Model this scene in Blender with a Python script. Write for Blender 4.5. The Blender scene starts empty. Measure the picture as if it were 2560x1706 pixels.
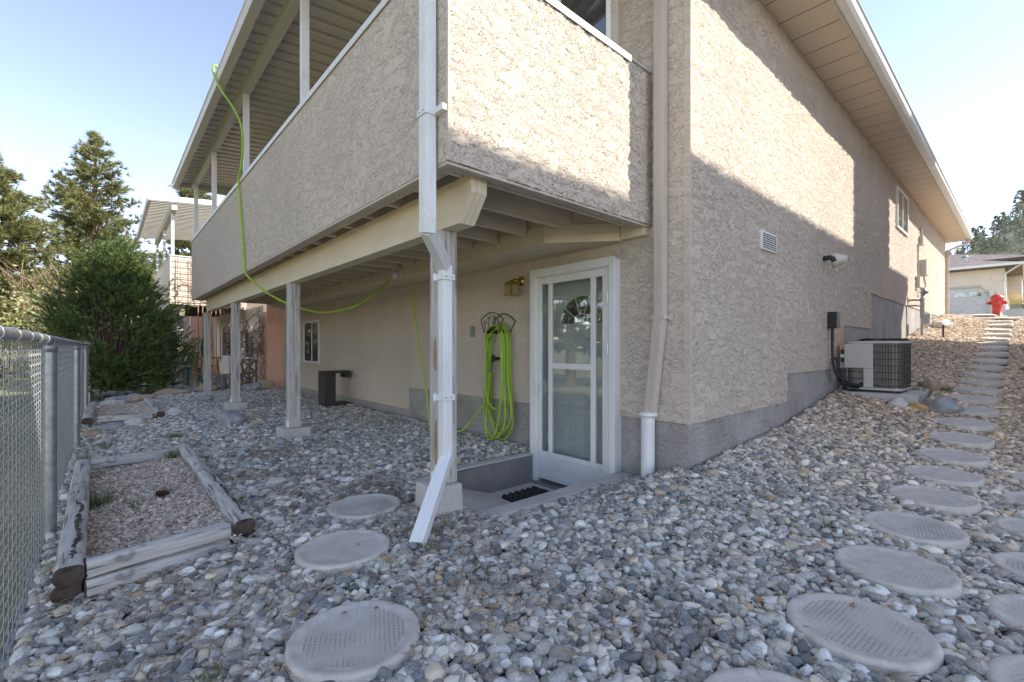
import bpy, bmesh, math, random
import numpy as np
from mathutils import Vector, Matrix, Euler
random.seed(7); RNG = np.random.default_rng(11)
S = bpy.context.scene
C = S.collection
R = math.radians
# ------------------------------------------------------------ camera, sky, sun, exposure
cam = bpy.data.objects.new('camera', bpy.data.cameras.new('camera')); C.objects.link(cam)
cam.data.sensor_width = 36; cam.data.lens = 36*1145/2560
cam.data.shift_y = 15/2560
cam.location = (0, 0, 0)
cam.rotation_euler = (R(90), 0, R(48.41-90))
cam.data.clip_start = .05; cam.data.clip_end = 3000
S.camera = cam
SUN = Vector((.956, -1, 1.07)).normalized()
w = bpy.data.worlds.new("World"); S.world = w; w.use_nodes = True
nt = w.node_tree; nt.nodes.clear()
sky = nt.nodes.new('ShaderNodeTexSky'); sky.sky_type = 'NISHITA'; sky.sun_disc = False
sky.sun_elevation = math.asin(SUN.z); sky.sun_rotation = math.atan2(SUN.x, SUN.y)
sky.altitude = 1500; sky.air_density = .75; sky.dust_density = .1; sky.ozone_density = 1.6
bg = nt.nodes.new('ShaderNodeBackground'); bg.inputs[1].default_value = .15
wo = nt.nodes.new('ShaderNodeOutputWorld')
tn = nt.nodes.new('ShaderNodeMixRGB'); tn.blend_type = 'MULTIPLY'; tn.inputs[0].default_value = 1; tn.inputs[2].default_value = (1.31, 1.0, .81, 1)
nt.links.new(sky.outputs[0], tn.inputs[1]); nt.links.new(tn.outputs[0], bg.inputs[0]); nt.links.new(bg.outputs[0], wo.inputs[0])
sl = bpy.data.lights.new('sun', 'SUN'); sl.energy = 2.3; sl.angle = R(.5); sl.color = (1, .93, .82)
so = bpy.data.objects.new('sun', sl); C.objects.link(so)
so.rotation_euler = SUN.to_track_quat('Z', 'Y').to_euler()
S.view_settings.view_transform = 'Standard'; S.view_settings.look = 'None'
S.view_settings.exposure = 1.88; S.view_settings.gamma = 1

# ------------------------------------------------------------ helpers
class NB:
    def __init__(s, name, rough=.7, metal=0):
        s.m = bpy.data.materials.new(name); s.m.use_nodes = True
        s.t = s.m.node_tree; s.b = s.t.nodes['Principled BSDF']
        s.b.inputs['Roughness'].default_value = rough; s.b.inputs['Metallic'].default_value = metal
    def n(s, typ, **k):
        x = s.t.nodes.new('ShaderNode'+typ)
        for a, v in k.items(): setattr(x, a, v)
        return x
    def l(s, a, b): s.t.links.new(a, b)
    def set(s, sock, v):
        if isinstance(v, bpy.types.NodeSocket): s.l(v, sock)
        else: sock.default_value = v
    def pos(s, obj=False, scale=(1, 1, 1), rot=(0, 0, 0)):
        if obj: o = s.n('TexCoord').outputs['Object']
        else: o = s.n('NewGeometry').outputs['Position']
        m = s.n('Mapping'); m.inputs['Scale'].default_value = scale; m.inputs['Rotation'].default_value = rot
        s.l(o, m.inputs['Vector']); return m.outputs[0]
    def noise(s, vec, scale, detail=3, rough=.55, dist=0):
        x = s.n('TexNoise'); s.l(vec, x.inputs['Vector'])
        x.inputs['Scale'].default_value = scale; x.inputs['Detail'].default_value = detail
        x.inputs['Roughness'].default_value = rough; x.inputs['Distortion'].default_value = dist
        return x.outputs['Fac']
    def ramp(s, fac, stops, interp='LINEAR'):
        x = s.n('ValToRGB'); x.color_ramp.interpolation = interp
        e = x.color_ramp.elements
        while len(e) < len(stops): e.new(.5)
        for i, (p, c) in enumerate(stops):
            e[i].position = p; e[i].color = (*c, 1) if len(c) == 3 else c
        s.l(fac, x.inputs[0]); return x.outputs[0]
    def math(s, op, a, b=0., c=None):
        x = s.n('Math', operation=op); s.set(x.inputs[0], a); s.set(x.inputs[1], b)
        if c is not None: s.set(x.inputs[2], c)
        return x.outputs[0]
    def mix(s, f, a, b, mode='MIX'):
        x = s.n('MixRGB', blend_type=mode); s.set(x.inputs[0], f)
        for i, v in ((1, a), (2, b)):
            if isinstance(v, tuple): x.inputs[i].default_value = (*v[:3], 1)
            else: s.set(x.inputs[i], v)
        return x.outputs[0]
    def sm(s, v, a, b, c=0., d=1.):
        x = s.n('MapRange', interpolation_type='SMOOTHSTEP'); s.set(x.inputs[0], v)
        for i, q in enumerate((a, b, c, d)): x.inputs[i+1].default_value = q
        return x.outputs[0]
    def col(s, c): s.set(s.b.inputs['Base Color'], (*c, 1) if isinstance(c, tuple) else c)
    def bump(s, h, dist=.01, strength=1):
        x = s.n('Bump'); x.inputs['Distance'].default_value = dist; x.inputs['Strength'].default_value = strength
        s.set(x.inputs['Height'], h); s.l(x.outputs[0], s.b.inputs['Normal'])

def vary(c, k): return tuple(max(0, min(1, x*k)) for x in c)
def simple(name, c, rough=.6, metal=0, var=.12, vs=6., bump=0., bs=40., scale=(1, 1, 1), detail=4):
    b = NB(name, rough, metal); p = b.pos(True, scale)
    f = b.noise(p, vs, detail)
    b.col(b.ramp(f, [(.3, vary(c, 1-var)), (.7, vary(c, 1+var))]))
    if bump: b.bump(b.noise(p, bs, 4), bump)
    return b.m

def stucco(name, c, k=1., dist=.003, fine=.4, sc=1., disp=0):
    b = NB(name, .88); p = b.pos(False, (1, 1, 1.7), (R(18), R(-14), 0))
    p = b.pos(False, (1, 1, 2.1), (R(24), R(-20), 0))
    n1 = b.noise(p, 7.0*sc, 4, .6, .9)
    n2 = b.noise(p, 21*sc, 4, .68, .6)
    s1 = b.sm(n1, .50, .510); s2 = b.sm(n2, .56, .57, 0, .7)
    s3 = b.sm(n1, .42, .43, 0, .8); s4 = b.sm(n1, .575, .585, 0, .8); s1 = b.math('ADD', s1, s4)
    nf = b.noise(b.pos(False), 70, 3, .6)
    rg = b.sm(b.math('ABSOLUTE', b.math('SUBTRACT', n1, .505)), 0., .016, 1.1, 0.)
    rg2 = b.sm(b.math('ABSOLUTE', b.math('SUBTRACT', n1, .58)), 0., .012, .8, 0.)
    h = b.math('ADD', b.math('ADD', b.math('ADD', s1, b.math('MULTIPLY', s2, .5)), s3), b.math('ADD', rg, rg2))
    h = b.math('ADD', h, b.math('MULTIPLY', nf, fine))
    patch = b.noise(b.pos(False), 1.1, 4)
    colr = b.ramp(patch, [(.3, vary(c, .93)), (.7, vary(c, 1.06))])
    streak = b.noise(b.pos(False, (3, 3, .35)), 2.2, 4)
    colr = b.mix(b.sm(streak, .5, .8, 0, .12), colr, vary(c, .72))
    b.col(colr)
    if disp:
        d_ = b.n('Displacement'); b.l(h, d_.inputs['Height']); d_.inputs['Midlevel'].default_value = 1.9; d_.inputs['Scale'].default_value = disp
        b.l(d_.outputs[0], b.t.nodes['Material Output'].inputs['Displacement']); b.m.displacement_method = 'BOTH'
    else: b.bump(h, dist, k)
    return b.m

def wood(name, c, dark, axis=0, knots=True):
    b = NB(name, .85); sc = [14, 14, 14]; sc[axis] = .9
    p = b.pos(True, tuple(sc)); g = b.noise(p, 2.6, 6, .65, .6)
    colr = b.ramp(g, [(.28, dark), (.5, vary(c, .88)), (.72, vary(c, 1.08))])
    if knots:
        k = b.noise(b.pos(True), 7, 2); colr = b.mix(b.sm(k, .66, .72, 0, .5), colr, vary(dark, .7))
    sc2 = [55, 55, 55]; sc2[axis] = 2.0
    ck = b.noise(b.pos(True, tuple(sc2)), 1., 3, .6, .3); cm = b.sm(ck, .60, .66)
    colr = b.mix(b.math('MULTIPLY', cm, .75), colr, vary(dark, .45))
    b.col(colr); b.bump(b.math('SUBTRACT', g, b.math('MULTIPLY', cm, .8)), .004, .9); return b.m

M = {}
M['stucco'] = stucco('stucco_tan', (.63, .54, .45))
M['stucco_disp'] = stucco('stucco_tan_heavy', (.63, .54, .45), fine=.4, disp=.0052)
M['stucco_soft'] = stucco('stucco_tan_smooth', (.63, .54, .45), .8, .0022, .25)
M['stucco_peach'] = stucco('stucco_peach', (.82, .50, .36), .6, .002, .25)
M['stucco_cream'] = stucco('stucco_cream', (.78, .66, .54), .5, .002, .2)
b = NB('foundation_grey', .9); p = b.pos(False)
f = b.noise(p, 2.2, 6, .65, .4); f2 = b.noise(b.pos(False, (1, 1, 2.5)), 11, 3, .5, 1.2)
b.col(b.ramp(f, [(.25, (.27, .25, .23)), (.5, (.38, .355, .33)), (.75, (.49, .46, .43))]))
b.bump(b.math('ADD', b.sm(f2, .5, .53), b.math('MULTIPLY', f, .8)), .006); M['found'] = b.m
b = NB('concrete', .9); p = b.pos(False); f = b.noise(p, 5, 6, .6)
g = b.noise(p, 90, 3)
b.col(b.mix(.25, b.ramp(f, [(.3, (.43, .41, .375)), (.7, (.60, .57, .525))]), b.ramp(g, [(.3, (.3, .29, .27)), (.7, (.6, .58, .55))])))
b.bump(b.math('ADD', f, b.math('MULTIPLY', g, .3)), .004); M['concrete'] = b.m
b = NB('dark_concrete', .9); p = b.pos(False); f = b.noise(p, 5, 6, .6)
b.col(b.ramp(f, [(.3, (.17, .155, .14)), (.7, (.27, .25, .23))])); b.bump(f, .004); M['dconc'] = b.m
M['cream'] = simple('cream_paint', (.72, .62, .46), .6, var=.07, vs=3, bump=.001, scale=(3, 1, 3))
b = NB('white_metal_paint', .38); p_ = b.pos(False, (1, 1, .5)); f_ = b.noise(p_, 5, 6, .7); f2_ = b.noise(b.pos(False, (1, 1, .15)), 40, 3)
b.col(b.mix(b.sm(f2_, .58, .75, 0, .18), b.ramp(f_, [(.25, (.68, .67, .64)), (.5, (.80, .80, .79)), (.8, (.82, .82, .81))]), (.42, .39, .34))); M['white'] = b.m
M['vinyl'] = simple('white_vinyl', (.78, .78, .76), .4, var=.03)
M['cover_white'] = simple('cover_off_white_enamel', (.66, .63, .56), .42, var=.04)
M['tanmetal'] = simple('tan_metal_paint', (.58, .50, .42), .45, var=.04)
M['capmetal'] = simple('white_cap_metal', (.74, .72, .69), .4, var=.04)
M['galv'] = simple('galvanised_steel', (.36, .38, .40), .42, .75, var=.18, vs=25)
M['wire'] = simple('galvanised_wire', (.34, .35, .37), .38, .55, var=.1)
M['brass'] = simple('brass', (.62, .42, .14), .25, 1, var=.15)
M['black'] = simple('black_plastic', (.018, .018, .02), .5, var=.2)
M['rubber'] = simple('black_rubber', (.022, .022, .024), .75, var=.3, vs=30)
M['iron'] = simple('dark_wrought_iron', (.05, .045, .04), .5, .3)
M['hose'] = simple('lime_green_hose', (.34, .52, .04), .45, var=.1)
M['greyrub'] = simple('grey_rubber', (.14, .145, .15), .6)
M['acwhite'] = simple('beige_grey_enamel', (.50, .475, .43), .45, var=.04)
M['acgrid'] = simple('dark_grille', (.06, .055, .05), .5)
M['coil'] = simple('condenser_coil', (.22, .21, .18), .5, .3, var=.3, vs=20, scale=(1, 1, 20))
M['red'] = simple('red_hydrant_paint', (.60, .06, .045), .4, var=.06)
M['dark_brown'] = simple('dark_brown_paint', (.045, .038, .034), .6)  # even dark brown of the stand and the data stickers
M['deckboard'] = wood('deck_boards_brown', (.20, .15, .11), (.08, .06, .045), 1)
M['joistm'] = simple('joist_cream_paint', (.70, .60, .46), .65, var=.1, vs=3, bump=.001, scale=(1, 3, 3))
M['post_wood'] = wood('weathered_grey_post', (.58, .55, .50), (.28, .255, .225), 2)
M['timber_x'] = wood('weathered_timber_wood', (.60, .57, .53), (.16, .145, .13), 1)
M['timber_end'] = simple('charred_timber_end', (.075, .055, .042), .9, var=.7, vs=20, bump=.004)
M['rawwood'] = wood('raw_wood', (.50, .32, .14), (.25, .13, .05), 2)
M['patch'] = stucco('bare_peach_stucco', (.68, .42, .29), .8, .004)
M['green'] = simple('dark_green_plastic', (.02, .10, .06), .4)
M['slab'] = simple('patio_concrete', (.42, .42, .42), .85, var=.1)
M['orange'] = simple('orange_sticker', (.75, .28, .04), .5)
M['skyblue'] = simple('grey_blue_plastic', (.2, .28, .31), .5)
# soffit with panel joints
def soffit_mat():
    b = NB('tan_vented_soffit', .6); g = b.n('NewGeometry').outputs['Position']
    sx = b.n('SeparateXYZ'); b.l(g, sx.inputs[0])
    fr = b.math('FRACT', b.math('DIVIDE', sx.outputs[0], .385))
    line = b.math('LESS_THAN', b.math('ABSOLUTE', b.math('SUBTRACT', fr, .5)), .016)
    fx = b.math('FRACT', b.math('DIVIDE', sx.outputs[0], .0385)); fy = b.math('FRACT', b.math('DIVIDE', sx.outputs[1], .022))
    hole = b.math('MULTIPLY', b.math('LESS_THAN', b.math('ABSOLUTE', b.math('SUBTRACT', fx, .5)), .13), b.math('LESS_THAN', b.math('ABSOLUTE', b.math('SUBTRACT', fy, .5)), .22))
    c = b.mix(b.math('MULTIPLY', hole, .35), (.70, .58, .45), (.2, .15, .1))
    b.col(b.mix(line, c, (.14, .11, .08)))
    b.bump(b.math('SUBTRACT', 1., line), .006); return b.m
M['soffit'] = soffit_mat()
# glass: real reflective pane
def glass_mat(name, tint=(.5, .55, .55), alpha=.35, rough=.02):
    b = NB(name, rough); t = b.t
    gl = b.n('BsdfGlossy'); gl.inputs['Roughness'].default_value = rough; gl.inputs[0].default_value = (.9, .9, .9, 1)
    tr = b.n('BsdfTransparent'); tr.inputs[0].default_value = (*tint, 1)
    lw = b.n('LayerWeight'); lw.inputs[0].default_value = .5
    fz = b.math('MULTIPLY_ADD', b.math('POWER', lw.outputs['Facing'], 3.), .8, alpha)
    mx = b.n('MixShader'); b.l(fz, mx.inputs[0]); b.l(tr.outputs[0], mx.inputs[1]); b.l(gl.outputs[0], mx.inputs[2])
    b.l(mx.outputs[0], t.nodes['Material Output'].inputs[0]); return b.m
M['glass'] = glass_mat('door_glass', (.85, .88, .88), .10)
def darkglass(name, c=(.03, .035, .04)):
    b = NB(name, .03); b.col(c); b.b.inputs['Specular IOR Level'].default_value = 1.; b.b.inputs['IOR'].default_value = 1.9; return b.m
M['dglass'] = darkglass('window_glass')
M['frost'] = simple('frosted_lamp_glass', (.30, .25, .13), .15)
# stepping stone
def stone_mat(name, depth, dark):
    b = NB(name, .92); tc = b.n('TexCoord').outputs['Object']; sx = b.n('SeparateXYZ'); b.l(tc, sx.inputs[0])
    def gr(o):
        f = b.math('FRACT', b.math('MULTIPLY', o, 60.)); return b.sm(b.math('ABSOLUTE', b.math('SUBTRACT', f, .5)), .36, .46)
    g = b.math('MAXIMUM', gr(sx.outputs[0]), gr(sx.outputs[1]))
    r = b.math('SQRT', b.math('ADD', b.math('POWER', sx.outputs[0], 2.), b.math('POWER', sx.outputs[1], 2.)))
    inside = b.math('LESS_THAN', r, .172)
    oi = b.n('ObjectInfo'); av = b.n('VectorMath', operation='ADD'); b.l(tc, av.inputs[0]); b.l(oi.outputs['Random'], av.inputs[1])
    wear = b.noise(av.outputs[0], 7, 4); wm = b.sm(wear, .38, .62)
    g = b.math('MULTIPLY', b.math('MULTIPLY', g, inside), wm)
    n = b.noise(av.outputs[0], 14, 5); nf = b.noise(tc, 130, 3)
    c = b.ramp(n, [(.3, (.48, .44, .385)), (.7, (.68, .63, .56))])
    c = b.mix(.2, c, b.ramp(nf, [(.3, (.2, .2, .19)), (.7, (.6, .58, .55))]))
    c = b.mix(b.math('MULTIPLY', g, dark), c, (.15, .14, .13))
    b.col(c); b.bump(b.math('ADD', b.math('MULTIPLY', g, -depth), b.math('MULTIPLY', n, .5)), .006); return b.m
M['stone_a'] = stone_mat('stepping_stone_worn', .22, .06); M['stone_b'] = stone_mat('stepping_stone_grid', .6, .28)
# shingles
b = NB('brown_grey_shingles', .9); p = b.pos(False, (1, 1, 1)); br = b.n('TexBrick'); b.l(b.pos(True, (1, 1, 1), (0, 0, R(90))), br.inputs['Vector'])
br.inputs['Scale'].default_value = 1.6; br.inputs['Color1'].default_value = (.22, .17, .15, 1); br.inputs['Color2'].default_value = (.32, .26, .23, 1); br.inputs['Mortar'].default_value = (.10, .08, .07, 1)
br.inputs['Mortar Size'].default_value = .03
b.col(br.outputs[0]); b.bump(br.outputs[1], .02, .5); M['shingle'] = b.m
# foliage
def leafmat(name, c1, c2, c3, trans=.25):
    b = NB(name, .6); oi = b.n('NewGeometry'); 
    f = b.noise(b.pos(False), 3.5, 3)
    r = oi.outputs['Random Per Island']
    cc = b.ramp(b.math('ADD', b.math('MULTIPLY', f, .6), b.math('MULTIPLY', r, .4)), [(.34, c1), (.5, c2), (.66, c3)])
    b.col(cc)
    tl = b.n('BsdfTranslucent'); b.l(cc, tl.inputs[0]); mx = b.n('MixShader'); mx.inputs[0].default_value = trans
    b.l(b.b.outputs[0], mx.inputs[1]); b.l(tl.outputs[0], mx.inputs[2]); b.l(mx.outputs[0], b.t.nodes['Material Output'].inputs[0])
    return b.m
M['pine'] = leafmat('pine_needles', (.10, .13, .045), (.22, .23, .08), (.40, .36, .15))
M['mugo'] = leafmat('mugo_needles', (.04, .08, .03), (.10, .17, .05), (.32, .37, .11))
M['ylw'] = leafmat('spring_leaves', (.20, .22, .06), (.38, .40, .14), (.55, .55, .28), .35)
M['hedge'] = leafmat('hedge_leaves', (.04, .08, .015), (.09, .15, .02), (.2, .24, .04))
M['grassm'] = leafmat('grass_blades', (.06, .12, .03), (.12, .2, .05), (.3, .3, .14))
M['straw'] = leafmat('dry_needles', (.16, .10, .05), (.26, .17, .09), (.36, .26, .15), .05)
M['bark'] = simple('bark', (.16, .10, .07), .9, var=.4, vs=8, bump=.02, scale=(1, 1, .3))
M['twig'] = simple('bare_twigs', (.30, .20, .14), .9, var=.3)
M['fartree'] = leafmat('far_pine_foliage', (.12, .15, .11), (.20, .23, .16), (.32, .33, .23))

class MB:
    def __init__(s): s.v = []; s.f = []; s.sm = []; s.mi = []
    def add(s, v, f, smooth=False, mi=0):
        o = len(s.v); s.v.extend([tuple(x) for x in v]); s.f.extend([tuple(i+o for i in q) for q in f]); s.sm.extend([smooth]*len(f)); s.mi.extend([mi]*len(f)); return s
    def box(s, x0, x1, y0, y1, z0, z1, mi=0):
        v = [(x, y, z) for z in (z0, z1) for y in (y0, y1) for x in (x0, x1)]
        return s.add(v, [(0, 2, 3, 1), (4, 5, 7, 6), (0, 1, 5, 4), (2, 6, 7, 3), (0, 4, 6, 2), (1, 3, 7, 5)], False, mi)
    def bar(s, a, b, wd, h, up=(0, 0, 1), mi=0, w2=None, h2=None):
        a = Vector(a); b = Vector(b); d = (b-a).normalized(); u = Vector(up)
        sd = d.cross(u).normalized(); u = sd.cross(d).normalized(); w2 = wd if w2 is None else w2; h2 = h if h2 is None else h2
        v = []
        for p, ww, hh in ((a, wd, h), (b, w2, h2)):
            for i, j in ((-1, -1), (1, -1), (1, 1), (-1, 1)): v.append(p+sd*ww/2*i+u*hh/2*j)
        return s.add(v, [(0, 1, 2, 3), (7, 6, 5, 4), (0, 4, 5, 1), (1, 5, 6, 2), (2, 6, 7, 3), (3, 7, 4, 0)], False, mi)
    def tube(s, pts, r, n=8, cap=True, mi=0, smooth=True):
        pts = [Vector(p) for p in pts]; rs = r if isinstance(r, (list, tuple)) else [r]*len(pts)
        v = []; ref = None
        for i, p in enumerate(pts):
            t = (pts[min(i+1, len(pts)-1)]-pts[max(i-1, 0)]).normalized()
            if ref is None: ref = t.orthogonal().normalized()
            ref = (ref-t*ref.dot(t)); ref = ref.normalized() if ref.length > 1e-6 else t.orthogonal().normalized()
            bi = t.cross(ref)
            for k in range(n):
                a = 2*math.pi*k/n; v.append(p+(ref*math.cos(a)+bi*math.sin(a))*rs[i])
        f = [(i*n+k, i*n+(k+1) % n, (i+1)*n+(k+1) % n, (i+1)*n+k) for i in range(len(pts)-1) for k in range(n)]
        s.add(v, f, smooth, mi)
        if cap:
            s.add([v[k] for k in range(n)], [tuple(range(n))[::-1]], False, mi); s.add(v[-n:], [tuple(range(n))], False, mi)
        return s
    def lathe(s, prof, c=(0, 0, 0), n=32, mat=None, smooth=True, mi=0):
        c = Vector(c); v = []
        for r, z in prof:
            for k in range(n):
                a = 2*math.pi*k/n; p = Vector((r*math.cos(a), r*math.sin(a), z))
                v.append(c+(mat @ p if mat else p))
        f = [(i*n+k, i*n+(k+1) % n, (i+1)*n+(k+1) % n, (i+1)*n+k) for i in range(len(prof)-1) for k in range(n)]
        f.append(tuple(range(n))[::-1]); f.append(tuple(range((len(prof)-1)*n, len(prof)*n)))
        return s.add(v, f, smooth, mi)
    def prism(s, poly, z0, z1, mi=0):   # poly in xy
        n = len(poly); v = [(x, y, z0) for x, y in poly]+[(x, y, z1) for x, y in poly]
        return s.add(v, [tuple(range(n))[::-1], tuple(range(n, 2*n))]+[(i, (i+1) % n, n+(i+1) % n, n+i) for i in range(n)], False, mi)
    def prism_axis(s, poly, axis, a0, a1, mi=0):  # poly = other two coords in order
        def mk(p, a):
            q = list(p); q.insert(axis, a); return tuple(q)
        n = len(poly); v = [mk(p, a0) for p in poly]+[mk(p, a1) for p in poly]
        return s.add(v, [tuple(range(n))[::-1], tuple(range(n, 2*n))]+[(i, (i+1) % n, n+(i+1) % n, n+i) for i in range(n)], False, mi)
    def blob(s, c, r, seed=0, sub=2, amp=.2, flat=1., mi=0, smooth=True):
        bm = bmesh.new(); bmesh.ops.create_icosphere(bm, subdivisions=sub, radius=1)
        from mathutils import noise
        v = []
        for q in bm.verts:
            d = 1+amp*noise.noise(q.co*1.3+Vector((seed*7.3, seed*3.1, 0)))+amp*.4*noise.noise(q.co*3.1+Vector((seed, 5, 0)))
            p = q.co*d; v.append((c[0]+p.x*r[0], c[1]+p.y*r[1], c[2]+p.z*r[2]))
        f = [tuple(x.index for x in fa.verts) for fa in bm.faces]; bm.free()
        return s.add(v, f, smooth, mi)
    def build(s, name, mat, parent=None, origin=None, bevel=0., fix=True):
        me = bpy.data.meshes.new(name); o3 = Vector(origin) if origin else Vector((0, 0, 0))
        me.from_pydata([tuple(Vector(p)-o3) for p in s.v] if origin else s.v, [], s.f)
        me.polygons.foreach_set('use_smooth', s.sm); me.polygons.foreach_set('material_index', s.mi)
        for m in (mat if isinstance(mat, (list, tuple)) else [mat]): me.materials.append(m)
        if fix:
            bm = bmesh.new(); bm.from_mesh(me); bmesh.ops.recalc_face_normals(bm, faces=bm.faces); bm.to_mesh(me); bm.free()
        o = bpy.data.objects.new(name, me); C.objects.link(o); o.location = o3
        if parent is not None: 
            o.parent = parent; ro = Vector((0, 0, 0)); q = parent
            while q is not None: ro += q.location; q = q.parent
            o.location = o3-ro
        if bevel:
            m = o.modifiers.new('bevel', 'BEVEL'); m.width = bevel; m.segments = 2; m.limit_method = 'ANGLE'; m.angle_limit = R(40)
        return o
def tag(o, label=None, cat=None, group=None, kind=None):
    if label: o['label'] = label
    if cat: o['category'] = cat
    if group: o['group'] = group
    if kind: o['kind'] = kind
    return o
def empty(name, loc, label=None, cat=None, group=None):
    o = bpy.data.objects.new(name, None); o.empty_display_size = .2; C.objects.link(o); o.location = loc
    return tag(o, label, cat, group)
def npmesh(name, V, F, mat, parent=None, smooth=False, loc=(0, 0, 0)):
    me = bpy.data.meshes.new(name); nf, k = F.shape
    me.vertices.add(len(V)); me.vertices.foreach_set('co', V.astype(np.float32).ravel())
    me.loops.add(nf*k); me.loops.foreach_set('vertex_index', F.astype(np.int32).ravel())
    me.polygons.add(nf); me.polygons.foreach_set('loop_start', np.arange(0, nf*k, k, dtype=np.int32))
    me.polygons.foreach_set('use_smooth', np.full(nf, smooth))
    me.update(calc_edges=True); me.materials.append(mat)
    o = bpy.data.objects.new(name, me); C.objects.link(o); o.parent = parent; o.location = loc; return o

# ------------------------------------------------------------ terrain function
PX = [-60, 1.5, 2.07, 3.37, 4.05, 4.71, 5.37, 6.03, 6.69, 7.35, 8.01, 8.67, 9.33, 9.99, 10.65, 11.31, 11.97, 12.63, 13.3, 13.95, 14.6, 15.3, 15.93, 16.6, 19, 21.5, 24, 45, 400]
PZ = [-1.07, -1.07, -1.065, -1.05, -1.02, -1.0, -.965, -.905, -.835, -.76, -.68, -.61, -.54, -.465, -.38, -.28, -.17, -.06, .03, .126, .23, .35, .48, .59, .84, .97, 1.0, 1.75, 2.]
def sstep(x, a, b):
    t = np.clip((x-a)/(b-a), 0, 1); return t*t*(3-2*t)
def g(x, y):
    x = np.asarray(x, float); y = np.asarray(y, float)
    side = np.interp(x, PX, PZ)+np.interp(x, [1.5, 3.3, 8, 12.5, 20, 24], [0, .10, .2, .28, .12, 0])*np.clip((y-.42)/1.29, -.5, 1.1)
    left = -1.06-.10*sstep(-x, -1, .25)-.04*np.clip(-x-.25, 0, 30)
    k = sstep(y, 1.72, 2.2)*(1-sstep(x, 15, 20))
    z = side*(1-k)+left*k
    k2 = sstep(-x, -1, .25)*(1-k)
    z = z*(1-k2)+left*k2
    z = z-.045*np.exp(-((y-2.15)/.28)**2)*sstep(x, 1.5, 2.0)*(1-sstep(x, 3.3, 3.6))
    return z
def gz(x, y): return float(g(x, y))
WELL = (1.72, 3.32, 2.20, 3.44)   # door well incl. kerbs
# ground sheet
def axis_pts(a, b, fine0, fine1, step):
    mid = list(np.arange(fine0, fine1+1e-6, step)); out = []; d = step
    x = fine1
    while x < b: d *= 1.25; x += d; out.append(min(x, b))
    pre = []; d = step; x = fine0
    while x > a: d *= 1.25; x -= d; pre.append(max(x, a))
    return np.array(pre[::-1]+mid+out)
xs = axis_pts(-700, 900, -3, 22, .1); ys = axis_pts(-700, 900, -3, 16, .1)
XX, YY = np.meshgrid(xs, ys); ZZ = g(XX, YY)
far = np.hypot(XX-5, YY-5)
ZZ = ZZ-.012+np.where(far < 30, .012*np.sin(XX*7.1+1.3*np.sin(YY*5))*np.sin(YY*6.3), 0)
V = np.stack([XX, YY, ZZ], -1).reshape(-1, 3); nx = len(xs); ny = len(ys)
ii, jj = np.meshgrid(np.arange(nx-1), np.arange(ny-1)); ii = ii.ravel(); jj = jj.ravel()
cx = (xs[ii]+xs[ii+1])/2; cy = (ys[jj]+ys[jj+1])/2
keep = ~((cx > WELL[0]+.05) & (cx < 3.5) & (cy > WELL[2]+.1) & (cy < np.where(cx < 2.2, 3.28, WELL[3]-.04)))
ii = ii[keep]; jj = jj[keep]
F = np.stack([jj*nx+ii, jj*nx+ii+1, (jj+1)*nx+ii+1, (jj+1)*nx+ii], -1)
b = NB('ground_soil', .95); p = b.pos(False); sx = b.n('SeparateXYZ'); b.l(p, sx.inputs[0])
vo = b.n('TexVoronoi'); b.l(p, vo.inputs['Vector']); vo.inputs['Scale'].default_value = 28
gravelc = b.mix(b.math('LESS_THAN', vo.outputs['Distance'], .0), b.ramp(b.n('SeparateXYZ').outputs[0], [(0, (.2, .2, .2)), (1, (.2, .2, .2))]), (.2, .2, .2))
sc_ = b.n('SeparateColor'); b.l(vo.outputs['Color'], sc_.inputs[0])
gravelc = b.ramp(sc_.outputs[0], [(0, (.12, .115, .11)), (.4, (.24, .225, .2)), (.7, (.36, .33, .29)), (1, (.5, .47, .43))])
gn = b.noise(p, .35, 5); meadow = b.ramp(gn, [(.3, (.16, .17, .06)), (.5, (.30, .27, .13)), (.7, (.42, .37, .22))])
mask = b.math('LESS_THAN', sx.outputs[0], -.3)
mask2 = b.math('MAXIMUM', mask, b.math('GREATER_THAN', sx.outputs[1], 19.))
mask2 = b.math('MAXIMUM', mask2, b.math('GREATER_THAN', sx.outputs[0], 24.))
b.col(b.mix(mask2, gravelc, meadow)); b.bump(vo.outputs['Distance'], -.02); M['ground'] = b.m
tag(npmesh('ground', V, F, M['ground'], smooth=True), kind='structure')

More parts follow.
